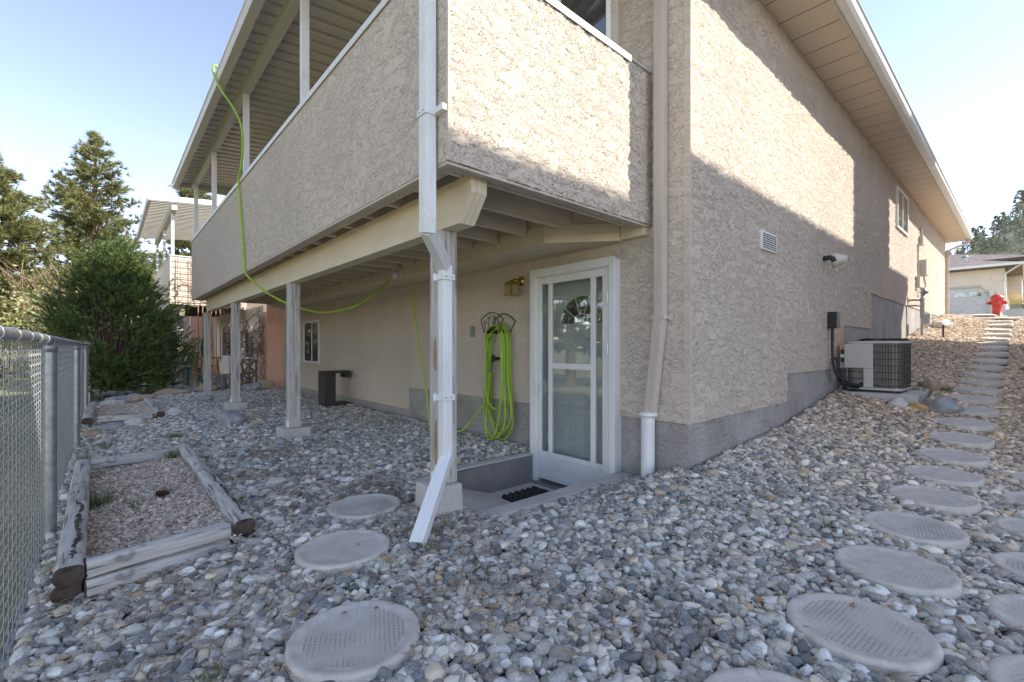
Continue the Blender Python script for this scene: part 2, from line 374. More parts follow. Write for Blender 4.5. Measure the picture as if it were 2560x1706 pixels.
# ------------------------------------------------------------ gravel (instanced pebbles, one object)
def pebble_object(name, P3, rot, scl, mat, sub=3, amp=.32, variants=6):
    me = bpy.data.meshes.new(name); me.vertices.add(len(P3)); me.vertices.foreach_set('co', P3.astype(np.float32).ravel())
    for nm, arr in (('rotv', rot), ('sclv', scl)):
        a = me.attributes.new(nm, 'FLOAT_VECTOR', 'POINT'); a.data.foreach_set('vector', arr.astype(np.float32).ravel())
    me.materials.append(mat); me.update()
    o = bpy.data.objects.new(name, me); C.objects.link(o)
    ng = bpy.data.node_groups.new(name+'_nodes', 'GeometryNodeTree')
    ng.interface.new_socket('Geometry', in_out='INPUT', socket_type='NodeSocketGeometry')
    ng.interface.new_socket('Geometry', in_out='OUTPUT', socket_type='NodeSocketGeometry')
    N = ng.nodes.new; L = ng.links.new
    gi = N('NodeGroupInput'); go = N('NodeGroupOutput'); gj = N('GeometryNodeGeometryToInstance')
    for i in range(variants):
        ic = N('GeometryNodeMeshIcoSphere'); ic.inputs['Radius'].default_value = .5; ic.inputs['Subdivisions'].default_value = sub
        sp = N('GeometryNodeSetPosition'); nz = N('ShaderNodeTexNoise'); nz.noise_dimensions = '4D'
        nz.inputs['W'].default_value = i*3.7+.3; nz.inputs['Scale'].default_value = 1.5; nz.inputs['Detail'].default_value = 1.5
        ps = N('GeometryNodeInputPosition'); L(ps.outputs[0], nz.inputs['Vector'])
        sb = N('ShaderNodeVectorMath'); sb.operation = 'SUBTRACT'; L(nz.outputs['Color'], sb.inputs[0]); sb.inputs[1].default_value = (.5, .5, .5)
        ml = N('ShaderNodeVectorMath'); ml.operation = 'SCALE'; L(sb.outputs[0], ml.inputs[0]); ml.inputs['Scale'].default_value = amp*2.4
        L(ic.outputs['Mesh'], sp.inputs['Geometry']); L(ml.outputs[0], sp.inputs['Offset'])
        ss = N('GeometryNodeSetShadeSmooth'); L(sp.outputs[0], ss.inputs[0]); ss.inputs['Shade Smooth'].default_value = sub > 1
        sm_ = N('GeometryNodeSetMaterial'); sm_.inputs['Material'].default_value = mat; L(ss.outputs[0], sm_.inputs[0])
        L(sm_.outputs[0], gj.inputs[0])
    ip = N('GeometryNodeInstanceOnPoints'); L(gi.outputs[0], ip.inputs['Points']); L(gj.outputs[0], ip.inputs['Instance'])
    ip.inputs['Pick Instance'].default_value = True
    ri = N('FunctionNodeRandomValue'); ri.data_type = 'INT'; ri.inputs[4].default_value = 0; ri.inputs[5].default_value = variants-1
    L(ri.outputs[2], ip.inputs['Instance Index'])
    for nm, tgt in (('rotv', 'Rotation'), ('sclv', 'Scale')):
        na = N('GeometryNodeInputNamedAttribute'); na.data_type = 'FLOAT_VECTOR'; na.inputs[0].default_value = nm
        L(na.outputs[0], ip.inputs[tgt])
    L(ip.outputs[0], go.inputs[0])
    md = o.modifiers.new('scatter', 'NODES'); md.node_group = ng
    return o
def pebble_mat(name, stops, warm=0.):
    b = NB(name, .72); oi = b.n('ObjectInfo'); tc = b.n('TexCoord').outputs['Generated']
    r = oi.outputs['Random']
    base = b.ramp(r, stops, 'CONSTANT')
    av = b.n('VectorMath', operation='ADD'); b.l(tc, av.inputs[0]); sc2 = b.math('MULTIPLY', r, 37.); b.l(sc2, av.inputs[1])
    sp = b.noise(av.outputs[0], 9, 4, .7); bl = b.noise(av.outputs[0], 1.6, 3)
    r2 = b.math('FRACT', b.math('MULTIPLY', r, 91.7))
    amt = b.math('MULTIPLY', b.math('GREATER_THAN', r2, .45), .55)
    c = b.mix(amt, base, b.mix(b.sm(sp, .42, .6), b.mix(1., base, (.42, .42, .43), 'MULTIPLY'), b.mix(.5, base, (.62, .61, .58))))
    c = b.mix(.5, c, b.ramp(bl, [(.35, (.62, .62, .62)), (.65, (1.15, 1.15, 1.15))]), 'MULTIPLY')
    if warm:
        sx = b.n('SeparateXYZ'); b.l(oi.outputs['Location'], sx.inputs[0])
        wf = b.math('MULTIPLY', b.sm(sx.outputs[0], 2.6, 7.5), warm)
        c = b.mix(wf, c, b.mix(1., c, (1.08, .90, .74), 'MULTIPLY'))
    b.col(c); b.bump(sp, .001, .4); return b.m
GREY = [(p_, (min(.85, c_[0]*1.62+.02), min(.83, c_[1]*1.54+.02), min(.8, c_[2]*1.36+.02))) for p_, c_ in [(0, (.24, .24, .245)), (.10, (.40, .39, .375)), (.2, (.13, .145, .165)), (.3, (.50, .49, .47)), (.4, (.27, .265, .25)), (.5, (.34, .35, .36)), (.6, (.42, .38, .32)), (.68, (.19, .18, .17)), (.76, (.56, .56, .55)), (.86, (.31, .30, .29)), (.93, (.38, .28, .19)), (.96, (.09, .095, .105))]]
M['gravel'] = pebble_mat('river_gravel', GREY, 1.)
M['crush'] = pebble_mat('tan_crushed_rock', [(0, (.62, .50, .39)), (.25, (.76, .64, .51)), (.5, (.52, .40, .31)), (.7, (.80, .71, .59)), (.9, (.42, .33, .26))])
# exclusion list
STONES = []
def path_stones():
    L = []
    for i in range(23):
        x = 2.07+.66*i; y = .42+.04*min(1, i/12)+random.uniform(-.015, .015); L.append((x, y))
    return L
side_path = path_stones()
second_path = [(2.14, -.135), (2.70, -.11), (3.30, -.10), (3.93, -.09), (4.6, -.10), (5.25, -.12)]
left_path = [(.67, 1.60), (.91, 2.32), (1.25, 2.84)]
extra = [(1.38, .44)]
STONES = side_path+second_path+left_path+extra
BEDS = [(-.14, .54, 2.9, 5.46), (-.14, .56, 8.7, 11.2)]
def jgrid(x0, x1, y0, y1, st):
    xs = np.arange(x0, x1, st); ys = np.arange(y0, y1, st*.866); X, Y = np.meshgrid(xs, ys); X = X+(np.arange(len(ys)) % 2)[:, None]*st/2
    X = X+RNG.uniform(-.42, .42, X.shape)*st; Y = Y+RNG.uniform(-.42, .42, Y.shape)*st; return X.ravel(), Y.ravel()
def gravel():
    Ps = []; Sz = []; 
    for layer in range(2):
        for (x0, x1, y0, y1, st) in ((-.24, 3.30, 1.4, 13.0, .0232), (-.24, 20.5, -1.0, 1.4, .0232), (3.30, 20, 1.4, 1.70, .0232)):
            st2 = st*(1 if layer == 0 else 1.5)
            X, Y = jgrid(x0, x1, y0, y1, st2)
            s = np.exp(RNG.normal(0, .37, len(X)))*.0255*(1 if layer == 0 else 1.2); s = np.clip(s, .013, .062)
            ok = np.ones(len(X), bool)
            for (cx, cy) in STONES: ok &= (X-cx)**2+(Y-cy)**2 > (.216+s*.25+RNG.normal(0, .013, len(X)))**2
            ok &= ~((X > 1.74+RNG.normal(0, .02, len(X))) & (X < 3.32) & (Y > 2.215+RNG.normal(0, .012, len(X))) & (Y < np.where(X < 2.2, 3.31, WELL[3]-.03)))
            for (a, b_, c, d) in BEDS: ok &= ~((X > a-.02) & (X < b_+.1) & (Y > c) & (Y < d))
            ok &= ~((X > 1.47) & (X < 1.71) & (Y > 2.36) & (Y < 2.63))
            ok &= ~((X > 7.15) & (X < 8.15) & (Y > .82) & (Y < 1.68))
            # thin out far-away second layer
            if layer == 1: ok &= np.hypot(X, Y) < 9
            X, Y, s = X[ok], Y[ok], s[ok]
            Z = g(X, Y)+s*.14+(.014 if layer else 0)+RNG.uniform(-.004, .006, len(X))
            Ps.append(np.stack([X, Y, Z], -1)); Sz.append(s)
    P3 = np.concatenate(Ps); s = np.concatenate(Sz); n = len(s)
    rot = np.stack([RNG.normal(0, .28, n), RNG.normal(0, .28, n), RNG.uniform(0, 6.28, n)], -1)
    scl = np.stack([s*RNG.uniform(1.0, 1.45, n), s*RNG.uniform(.8, 1.05, n), s*RNG.uniform(.5, .85, n)], -1)
    o = pebble_object('gravel', P3, rot, scl, M['gravel']); tag(o, 'grey and tan rounded river gravel covering the yard', 'gravel', kind='stuff')
    print('pebbles', n)
gravel()
def bed_fill():
    Ps = []
    for (a, b_, c, d) in BEDS:
        X, Y = jgrid(a, b_+.02, c, d, .0165); Ps.append(np.stack([X, Y, g(X, Y)+.045+RNG.uniform(-.006, .01, len(X))], -1))
    P3 = np.concatenate(Ps); n = len(P3); s = np.exp(RNG.normal(0, .35, n))*.0185
    rot = RNG.uniform(0, 6.28, (n, 3))*np.array([.12, .12, 1]); scl = np.stack([s*1.5, s, s*.55], -1)
    tag(pebble_object('crushed_rock', P3, rot, scl, M['crush'], sub=1, amp=.4), 'tan crushed rock filling the two timber edged beds', 'crushed rock', kind='stuff')
    for i, (a, b_, c, d) in enumerate(BEDS):
        m = MB(); z = gz((a+b_)/2, c+.5)
        m.add([(a-.03, c, z+.03), (b_+.03, c, z+.03), (b_+.03, d, z+.03), (a-.03, d, z+.03)], [(0, 1, 2, 3)])
        tag(m.build('bed_soil', simple('tan_soil_%d' % i, (.26, .2, .15), .95, var=.3, vs=30)), kind='structure')
bed_fill()

# ------------------------------------------------------------ our house
XW = 3.32; YS = 1.71; XE = 19.6
H = empty('house', (XW, YS, -1.0), 'tan stucco house with a covered side deck on posts above a white storm door', 'house')
OG = None
def part(mb, name, mat, parent=H, bevel=0., origin=None, label=None):
    o = mb.build(name, mat, parent, origin, bevel)
    if label: o['label'] = label
    return o
# stucco shell: side wall (stepped bottom), face y=YS; polygon in xz
TOP = 3.33
sidepoly = [(XW, TOP), (XW, -.59), (5.455, -.59), (5.455, -.285), (7.73, -.285), (7.73, .30), (9.42, .30), (9.42, .88), (XE, .88), (XE, TOP)]
m = MB(); m.prism_axis([(x, z) for x, z in sidepoly], 1, YS+.012, YS+.04)
swo = part(m, 'side_wall', M['stucco'])
m = MB(); m.box(XW-.003, XW+.016, YS-.012, YS+.0418, -.59, TOP-.003); m.build('corner_bead', M['stucco_soft'], swo)
def sheet(name, x0, x1, y, zlow, z1, dx, dz, parent, mat):
    xs_ = np.arange(x0, x1+dx*.5, dx); zs_ = np.arange(-.59, z1+dz*.5, dz) if zlow is not None else np.arange(ZB0, z1+dz*.5, dz)
    X, Z = np.meshgrid(xs_, zs_); nx_ = len(xs_); nz_ = len(zs_)
    V = np.stack([X, np.full_like(X, y), Z], -1).reshape(-1, 3)
    i_, j_ = np.meshgrid(np.arange(nx_-1), np.arange(nz_-1)); i_ = i_.ravel(); j_ = j_.ravel()
    if zlow is not None:
        xc = xs_[i_]+dx/2; zc = zs_[j_]+dz/2; zl = np.where(xc < 5.455, -.59, np.where(xc < 7.73, -.285, np.where(xc < 9.42, .30, .88))); k_ = zc > zl; i_ = i_[k_]; j_ = j_[k_]
    F = np.stack([j_*nx_+i_, j_*nx_+i_+1, (j_+1)*nx_+i_+1, (j_+1)*nx_+i_], -1)
    o = npmesh(name, V, F, mat, parent, True); ro = Vector((0, 0, 0)); q = parent
    while q is not None: ro += q.location; q = q.parent
    o.location = -ro; return o
ZB0 = .986
sheet('stucco_finish', XW+.007, XE-.01, YS-.001, 1, TOP-.002, .009, .0066, swo, M['stucco_disp'])
# door wall: pieces, face x=XW (stucco thickness 3cm behind)
m = MB()
def wallx(y0, y1, z0, z1): m.box(XW, XW+.03, y0, y1, z0, z1)
wallx(YS+.042, 2.337, -.59, TOP); part(m, 'end_wall', M['stucco']); m = MB(); wallx(2.337, 3.345, .76, TOP); wallx(3.345, 6.02, -.59, TOP)
wallx(6.02, 9.72, -.91, TOP); wallx(9.72, 10.72, -.91, -.34); wallx(9.72, 10.72, .56, TOP); wallx(10.72, 11.9, -.91, TOP)
part(m, 'end_wall', M['stucco_soft'])
m = MB(); m.box(XE-.03, XE, YS+.03, 12, .6, TOP); m.box(XW+.03, XE, 11.87, 11.9, -1.3, TOP); part(m, 'back_wall', M['stucco_soft'])
# foundation
m = MB(); m.box(XW+.017, XE-.02, YS+.015, YS+.3, -1.5, 1.0)
m.box(XW+.018, XW+.28, YS+.301, 2.337, -1.6, -.3); m.box(XW+.018, XW+.28, 3.345, 11.88, -1.6, -.3)
part(m, 'foundation', M['found'])
m = MB(); m.box(7.15, 7.715, YS-.003, YS+.01, -.27, .27); part(m, 'bare_stucco_patch', M['patch'], label='peach coloured unpainted stucco patch behind the air conditioner')
# upper bay (projecting) with angled face
BAY = [(2.86, 2.79), (3.26, 2.31), (3.325, 2.31), (3.325, 11.6), (2.86, 11.6)]
m = MB(); m.prism(BAY, .925, 1.2); part(m, 'bay_rim_board', M['cream'])
m = MB(); m.prism([(2.84, 2.782), (3.252, 2.288), (3.31, 2.288), (3.31, 11.62), (2.84, 11.62)], .90, .925); m.prism([(2.842, 2.785), (3.254, 2.291), (3.254, 2.33), (2.88, 2.79), (2.88, 11.6), (2.842, 11.6)], .925, 1.055); m.box(3.25, 3.318, 2.05, 2.285, .905, 1.06)
part(m, 'bay_trim', M['cream'], bevel=.003)
m = MB(); m.prism([(2.87, 2.80), (3.265, 2.32), (3.319, 2.32), (3.319, 11.6), (2.87, 11.6)], 1.2, TOP); part(m, 'bay_wall', M['stucco_soft'])
# bay window on angled face
A = Vector((2.87, 2.80, 0)); B = Vector((3.265, 2.32, 0)); d = (B-A).normalized(); nrm = Vector((-d.y, d.x, 0)); nrm = nrm if nrm.dot(Vector((-1, -1, 0))) > 0 else -nrm
def fwin(parent, A, d, nrm, s0, s1, z0, z1, fr=.045, dep=.05, mull=None, name='window', curtain=None, gm=None):
    def bx(mb, a, b_, za, zb, n0, n1):
        P = [A+d*a, A+d*b_]; v = []
        for z in (za, zb):
            for q in P:
                for nn in (n0, n1): v.append((q.x+nrm.x*nn, q.y+nrm.y*nn, z))
        mb.add(v, [(0, 1, 3, 2), (4, 6, 7, 5), (0, 4, 5, 1), (2, 3, 7, 6), (0, 2, 6, 4), (1, 5, 7, 3)])
    f = MB(); bx(f, s0, s1, z0, z0+fr, -.02, dep); bx(f, s0, s1, z1-fr, z1, -.02, dep)
    bx(f, s0, s0+fr, z0+fr, z1-fr, -.02, dep); bx(f, s1-fr, s1, z0+fr, z1-fr, -.02, dep)
    for mm in (mull or []): bx(f, mm-fr*.4, mm+fr*.4, z0+fr, z1-fr, -.02, dep*.8)
    wo_ = f.build(name, M['vinyl'], parent, None, .003)
    q = MB(); bx(q, s0+fr, s1-fr, z0+fr, z1-fr, .008, .014); q.build('pane', gm or M['dglass'], wo_)
    return wo_
fwin(H, A, d, nrm, .10, .56, 1.95, 3.25, .04)
# under-deck window, side window
fwin(H, Vector((XW, 9.73, 0)), Vector((0, 1, 0)), Vector((-1, 0, 0)), 0, .98, -.34, .56, .04, .03, [.45])
fwin(H, Vector((11.5, YS, 0)), Vector((1, 0, 0)), Vector((0, -1, 0)), 0, 1.2, 2.33, 3.14, .05, .035, [.6])
# door: frame, entry door, storm door
m = MB()
m.box(3.235, 3.42, 3.27, 3.345, -1.34, .76); m.box(3.235, 3.42, 2.337, 2.40, -1.34, .76); m.box(3.235, 3.42, 2.40, 3.27, .69, .76)
m.box(3.222, 3.235, 3.285, 3.36, -1.34, .775); m.box(3.222, 3.235, 2.325, 2.385, -1.34, .775); m.box(3.222, 3.235, 2.385, 3.285, .70, .775)
part(m, 'door_frame', M['vinyl'], bevel=.004)
m = MB(); m.box(3.38, 3.42, 2.402, 3.268, -1.31, .688)
ed = part(m, 'entry_door', M['white'])
m = MB()
def frameb(y0, y1, z0, z1, wd=.012):
    m.box(3.372, 3.38, y0, y1, z0, z0+wd); m.box(3.372, 3.38, y0, y1, z1-wd, z1); m.box(3.372, 3.38, y0, y0+wd, z0+wd, z1-wd); m.box(3.372, 3.38, y1-wd, y1, z0+wd, z1-wd)
for y0 in (2.50, 2.90): frameb(y0, y0+.28, -1.2, -.45); frameb(y0+.04, y0+.24, -1.15, -.5, .008); frameb(y0, y0+.28, -.35, .08)
part(m, 'door_panel', M['white'], ed, .002)
m = MB(); cyd, czd, rd = 2.80, .22, .27
arc = [(cyd+rd*math.cos(a), czd+rd*math.sin(a)) for a in np.linspace(0, math.pi, 24)]
m.prism_axis(arc, 0, 3.373, 3.379); part(m, 'fan_light', M['dglass'], ed)
m = MB()
for rr, wd in ((rd, .02), (.09, .014)):
    pts = [(3.368, cyd+rr*math.cos(a), czd+rr*math.sin(a)) for a in np.linspace(0, math.pi, 20)]; m.tube(pts, wd/2, 6)
m.box(3.36, 3.376, cyd-rd, cyd+rd, czd-.012, czd+.006)
for a in (36, 72, 108, 144): m.tube([(3.368, cyd+.09*math.cos(R(a)), czd+.09*math.sin(R(a))), (3.368, cyd+rd*math.cos(R(a)), czd+rd*math.sin(R(a)))], .008, 6)
part(m, 'fan_muntin', M['white'], ed)
sd = MB(); X0, X1 = 3.245, 3.275
def sb(y0, y1, z0, z1): sd.box(X0, X1, y0, y1, z0, z1)
sb(3.22, 3.268, -1.305, .688); sb(2.402, 2.468, -1.305, .688)
sb(2.468, 3.22, .62, .688); sb(2.468, 3.22, -1.305, -1.03)
sb(3.075, 3.122, -1.03, .62); sb(2.548, 2.60, -1.03, .62); sb(2.60, 3.075, -.21, -.155)
sd.box(X0-.006, X0, 2.49, 3.20, -1.27, -1.262); sd.box(X0-.006, X0, 2.49, 3.20, -1.07, -1.062)
sto = part(sd, 'storm_door', M['white'], bevel=.004)
m = MB(); m.box(3.258, 3.262, 2.60, 3.075, -1.03, -.21); m.box(3.258, 3.262, 3.122, 3.22, -1.03, .62); m.box(3.258, 3.262, 2.468, 2.548, -1.03, .62)
m.box(3.258, 3.262, 2.60, 3.075, -.155, .62); part(m, 'glass_pane', M['glass'], sto)
m = MB(); m.box(3.215, 3.244, 3.235, 3.255, -.38, -.35); m.box(3.195, 3.215, 3.238, 3.252, -.47, -.33); m.box(3.215, 3.244, 3.235, 3.255, -.46, -.445)
part(m, 'handle', M['vinyl'], sto, .003)
for z in (.42, -.02, -.75, -1.2):
    m = MB(); m.tube([(3.218, 2.395, z-.05), (3.218, 2.395, z+.05)], .007, 8); part(m, 'hinge', M['vinyl'], sto)
m = MB(); m.box(3.2, 3.42, 2.36, 3.33, -1.365, -1.335); part(m, 'door_sill', M['galv'])
# deck: parapet
XD = 1.346; YD = 2.03; YF = 11.62; ZB = .985; ZT = 2.215
m = MB(); m.box(XD, XD+.12, YD+.012, YF, ZB, ZT); m.box(XD+.12, XW-.002, YD+.012, YD+.12, ZB, ZT); m.box(XD+.12, XW-.002, YF-.12, YF, ZB, ZT)
pp = part(m, 'deck_parapet', M['stucco'])
m = MB(); m.box(XD-.003, XD+.014, YD-.011, YD+.0118, ZB+.001, ZT-.031); m.build('corner_bead', M['stucco_soft'], pp)
sheet('stucco_finish', XD+.001, XW-.004, YD-.001, None, ZT-.03, .005, .005, pp, M['stucco_disp'])
m = MB(); m.box(XD-.012, XD+.135, YD-.012, YF+.012, ZT+.001, ZT+.022); m.box(XD-.014, XD-.006, YD-.014, YF+.014, ZT-.03, ZT+.02)
m.box(XD+.135, 3.02, YD-.012, YD+.135, ZT+.001, ZT+.022); m.box(XD-.006, 3.02, YD-.014, YD-.006, ZT-.03, ZT+.02); m.box(3.02, XW-.004, YD-.008, YD+.13, ZT+.001, ZT+.012)
part(m, 'parapet_cap', M['capmetal'], pp, .002)
m = MB(); m.box(XD+.004, XD+.03, YD+.006, YF-.01, ZB-.016, ZB-.001); m.box(XD+.03, XW-.01, YD+.006, YD+.03, ZB-.016, ZB-.001); part(m, 'parapet_sill', M['galv' if 0 else 'tanmetal'], pp)
m = MB()
y = YD+.13
while y < YF-.2: m.box(XD+.121, 3.3, y, min(y+.138, YF-.13), 1.222, 1.26); y += .142
part(m, 'deck_floor', M['deckboard'])
ncount = 0
for k in range(25):
    y = YD+.19+k*.396
    if y > YF-.12: break
    xe = 2.83 if y > 2.80 else 2.84+(2.80-y)*.80
    m = MB(); m.box(XD+.1215, min(xe, 3.24), y-.019, y+.019, 1.003, 1.221); part(m, 'deck_joist', M['joistm'], bevel=.002)
m = MB(); poly = [(2.123, 1.0), (2.123, .896), (2.245, .737), (YF-.35, .737), (YF-.27, .80), (YF-.27, 1.0)]
for k in range(3): m.prism_axis(poly, 0, 1.572+k*.0385, 1.572+k*.0385+.0365)
for yy in (5.58, 8.75): m.box(1.5705, 1.572, yy, yy+.006, .737, 1.0)
part(m, 'deck_beam', M['cream'], bevel=.003)
# posts and footings
for (yy, k) in ((2.433, 0), (5.585, 1), (8.74, 2), (11.6, 3)):
    zt = gz(1.6, yy); zf = zt+(.20 if k == 0 else .14 if k < 3 else .0)
    m = MB()
    for j in range(3): m.box(1.572+j*.0385, 1.572+j*.0385+.037, yy+random.uniform(0, .003), yy+.14, zf, .736)
    po = part(m, 'deck_post', M['post_wood'], bevel=.003, origin=(1.63, yy+.07, zf))
    m = MB(); m.box(1.555, 1.571, yy+.02, yy+.10, zf+.002, zf+.07); part(m, 'post_bracket', M['vinyl'], po); m = MB(); m.box(1.688, 1.70, yy+.02, yy+.10, zf+.002, zf+.07); part(m, 'post_bracket', M['vinyl'], po)
    if k == 0:
        m = MB(); v = [(1.478, 2.365, -1.3), (1.705, 2.365, -1.3), (1.705, 2.63, -1.3), (1.478, 2.63, -1.3), (1.49, 2.385, zf-.002), (1.698, 2.385, zf-.002), (1.698, 2.615, zf-.002), (1.49, 2.615, zf-.002)]
        m.add(v, [(3, 2, 1, 0), (4, 5, 6, 7), (0, 1, 5, 4), (1, 2, 6, 5), (2, 3, 7, 6), (3, 0, 4, 7)]); part(m, 'footing', M['concrete'], po, .012)
        m = MB(); m.blob((1.570, 2.51, -.05), (.004, .016, .11), 3); part(m, 'rotten_patch', M['rawwood'], po, label='orange rotted wood high on the grey post'); m = MB(); m.blob((1.570, 2.50, -.62), (.004, .014, .16), 4); part(m, 'rotten_patch', M['rawwood'], po, label='orange rotted wood showing through the grey post')
    elif k < 3:
        m = MB(); h = .15; m.box(1.63-h, 1.63+h, yy+.07-h, yy+.07+h, zt-.15, zf-.002); part(m, 'footing', M['concrete'], po, .012)
# patio cover: beam, posts, pans, gutter
YR0, YR1 = 1.85, 11.95
m = MB(); m.box(1.36, 1.45, YR0+.1, YR1-.1, 3.37, 3.50); m.box(1.352, 1.36, YR0+.1, YR1-.1, 3.455, 3.50); part(m, 'cover_beam', M['cover_white'], bevel=.004)
for yy in (2.10, 4.53, 6.93, 9.33, 11.45):
    m = MB(); m.box(1.372, 1.438, yy-.033, yy+.033, ZT+.022, 3.37)
    for j in (-.018, 0, .018): m.box(1.3705, 1.372, yy+j-.004, yy+j+.004, ZT+.03, 3.365)
    part(m, 'cover_post', M['white'], bevel=.003)
m = MB(); x0, x1 = 1.12, 3.31; z0 = 3.455; slp = .10
def zr(x): return z0+(x-x0)*slp
pit = .2; y = YR0+.02
while y < YR1-.05:
    y1 = min(y+pit, YR1-.02)
    prof = [(y, 0), (y+.012, .0), (y+.02, -.05), (y+.05, -.058), (y1-.045, -.058), (y1-.022, -.02), (y1-.004, 0)]
    v = []; 
    for (a, dz) in prof: v += [(x0, a, zr(x0)+dz+.055), (x1, a, zr(x1)+dz+.055)]
    m.add(v, [(2*i, 2*i+1, 2*i+3, 2*i+2) for i in range(len(prof)-1)], False)
    y += pit
v = [(x0, YR0, z0+.062), (x1, YR0, zr(x1)+.062), (x1, YR1, zr(x1)+.062), (x0, YR1, z0+.062), (x0, YR0, z0+.066), (x1, YR0, zr(x1)+.066), (x1, YR1, zr(x1)+.066), (x0, YR1, z0+.066)]
m.add(v, [(0, 1, 2, 3), (4, 5, 6, 7), (0, 1, 5, 4), (1, 2, 6, 5), (2, 3, 7, 6), (3, 0, 4, 7)])
part(m, 'cover_roof_pan', M['cover_white'])
gp = [(1.04, 3.465), (1.036, 3.445), (1.05, 3.43), (1.045, 3.37), (1.058, 3.335), (1.15, 3.335), (1.15, 3.475), (1.146, 3.475), (1.146, 3.34), (1.062, 3.34), (1.052, 3.37), (1.056, 3.43), (1.046, 3.45), (1.046, 3.465)]
m = MB(); m.prism_axis(gp, 1, YR0, YR1); part(m, 'cover_gutter', M['cover_white'])
m = MB(); m.box(1.12, 3.31, YR1-.012, YR1+.02, 3.40, 3.60); part(m, 'cover_end_trim', M['cover_white'])
m = MB(); m.box(1.12, 3.31, YR0-.02, YR0+.012, 3.42, 3.62); part(m, 'cover_end_trim', M['cover_white'])
# main roof, eave
YG = 1.26
m = MB(); m.box(3.0, XE+.45, YG, YS+.35, TOP, TOP+.012); part(m, 'soffit', M['soffit'])
m = MB(); m.box(3.0, XE+.45, YG-.02, YG, TOP-.02, TOP+.15); m.box(XE+.45, XE+.47, YG-.02, 6, TOP-.02, TOP+.16); part(m, 'fascia', M['tanmetal'] if 0 else simple('tan_fascia', (.60, .50, .38), .5))
def gutter(parent, x0, x1, y, z, name='gutter'):
    gp = [(y-.12, z+.12), (y-.125, z+.10), (y-.11, z+.085), (y-.10, z+.03), (y-.075, z), (y, z), (y, z+.12), (y-.004, z+.12), (y-.004, z+.005), (y-.072, z+.005), (y-.095, z+.032), (y-.104, z+.087), (y-.115, z+.12)]
    m = MB(); m.prism_axis(gp, 0, x0, x1); return m.build(name, M['white'], parent)
gutter(H, 3.0, 13.98, YG-.021, TOP+.005); gutter(H, 14.0, XE+.5, YG-.021, TOP+.002)
m = MB(); yr = 6.9; zr_ = TOP+.16; zt_ = zr_+(yr-YG)*.33
v = [(3.0, YG-.08, zr_), (XE+.5, YG-.08, zr_), (XE-4, yr, zt_), (3.2, yr, zt_), (XE+.5, 12.3, zr_), (3.0, 12.3, zr_)]
v += [(a, b_, c-.03) for a, b_, c in v]
m.add(v, [(0, 1, 2, 3), (3, 2, 4, 5), (1, 4, 2), (0, 3, 5), (6, 9, 8, 7), (9, 11, 10, 8), (7, 8, 10), (6, 11, 9), (0, 6, 7, 1), (5, 4, 10, 11), (0, 5, 11, 6), (1, 7, 10, 4)]); part(m, 'roof', M['shingle'])
m = MB(); m.box(XW+.2, XE-.2, 1.95, 11.8, TOP+.02, TOP+.06); part(m, 'attic_floor', M['deckboard'])
# downspouts
def rectpipe(pts, w_, d_, up=(1, 0, 0)):
    m = MB()
    for a, b_ in zip(pts[:-1], pts[1:]):
        a = Vector(a); b_ = Vector(b_); m.bar(a, b_+(b_-a).normalized()*.012, w_, d_, up)
        sdv = (b_-a).cross(Vector(up)).normalized(); upv = sdv.cross((b_-a).normalized()).normalized()
        for k in (-.28, 0, .28):
            m.bar(a+sdv*w_*k-upv*(d_/2+.001), b_+sdv*w_*k-upv*(d_/2+.001), w_*.12, .004, up)
            m.bar(a+sdv*w_*k+upv*(d_/2+.001), b_+sdv*w_*k+upv*(d_/2+.001), w_*.12, .004, up)
    return m
pts = [(1.302, 2.155, 3.5), (1.302, 2.155, .70), (1.305, 2.165, .63)]
m = rectpipe(pts, .078, .062); m2 = rectpipe([(1.305, 2.165, .64), (1.56, 2.385, .50)], .07, .06, (0, 1, .0)); 
m.add(m2.v, m2.f)
m3 = rectpipe([(1.572, 2.392, .505), (1.572, 2.392, -.70)], .066, .058, (0, -1, 0)); m.add(m3.v, m3.f)
ds = part(m, 'downspout', M['white'], bevel=.004, label='white corner downspout running down the nearest post')
# kick-out: open rectangular tube
a = Vector((1.572, 2.385, -.69)); e = Vector((1.19, 2.075, -1.015)); d_ = (e-a).normalized(); u_ = Vector((0, 0, 1)); sdv = d_.cross(u_).normalized(); uu = sdv.cross(d_).normalized()
m = MB(); hw, hh, tk = .036, .029, .002
for i0, i1, j0, j1 in ((-hw, hw, hh-tk, hh), (-hw, hw, -hh, -hh+tk), (-hw, -hw+tk, -hh+tk, hh-tk), (hw-tk, hw, -hh+tk, hh-tk)):
    v = [p_+sdv*i+uu*j for p_ in (a-d_*.03, e) for (i, j) in ((i0, j0), (i1, j0), (i1, j1), (i0, j1))]
    m.add(v, [(0, 3, 2, 1), (4, 5, 6, 7), (0, 1, 5, 4), (1, 2, 6, 5), (2, 3, 7, 6), (3, 0, 4, 7)])
for k in (-.28, 0, .28): m.bar(a+sdv*.066*k+uu*(hh+.001), e+sdv*.066*k+uu*(hh+.001), .008, .003, u_)
part(m, 'kick_out', M['white'], ds)
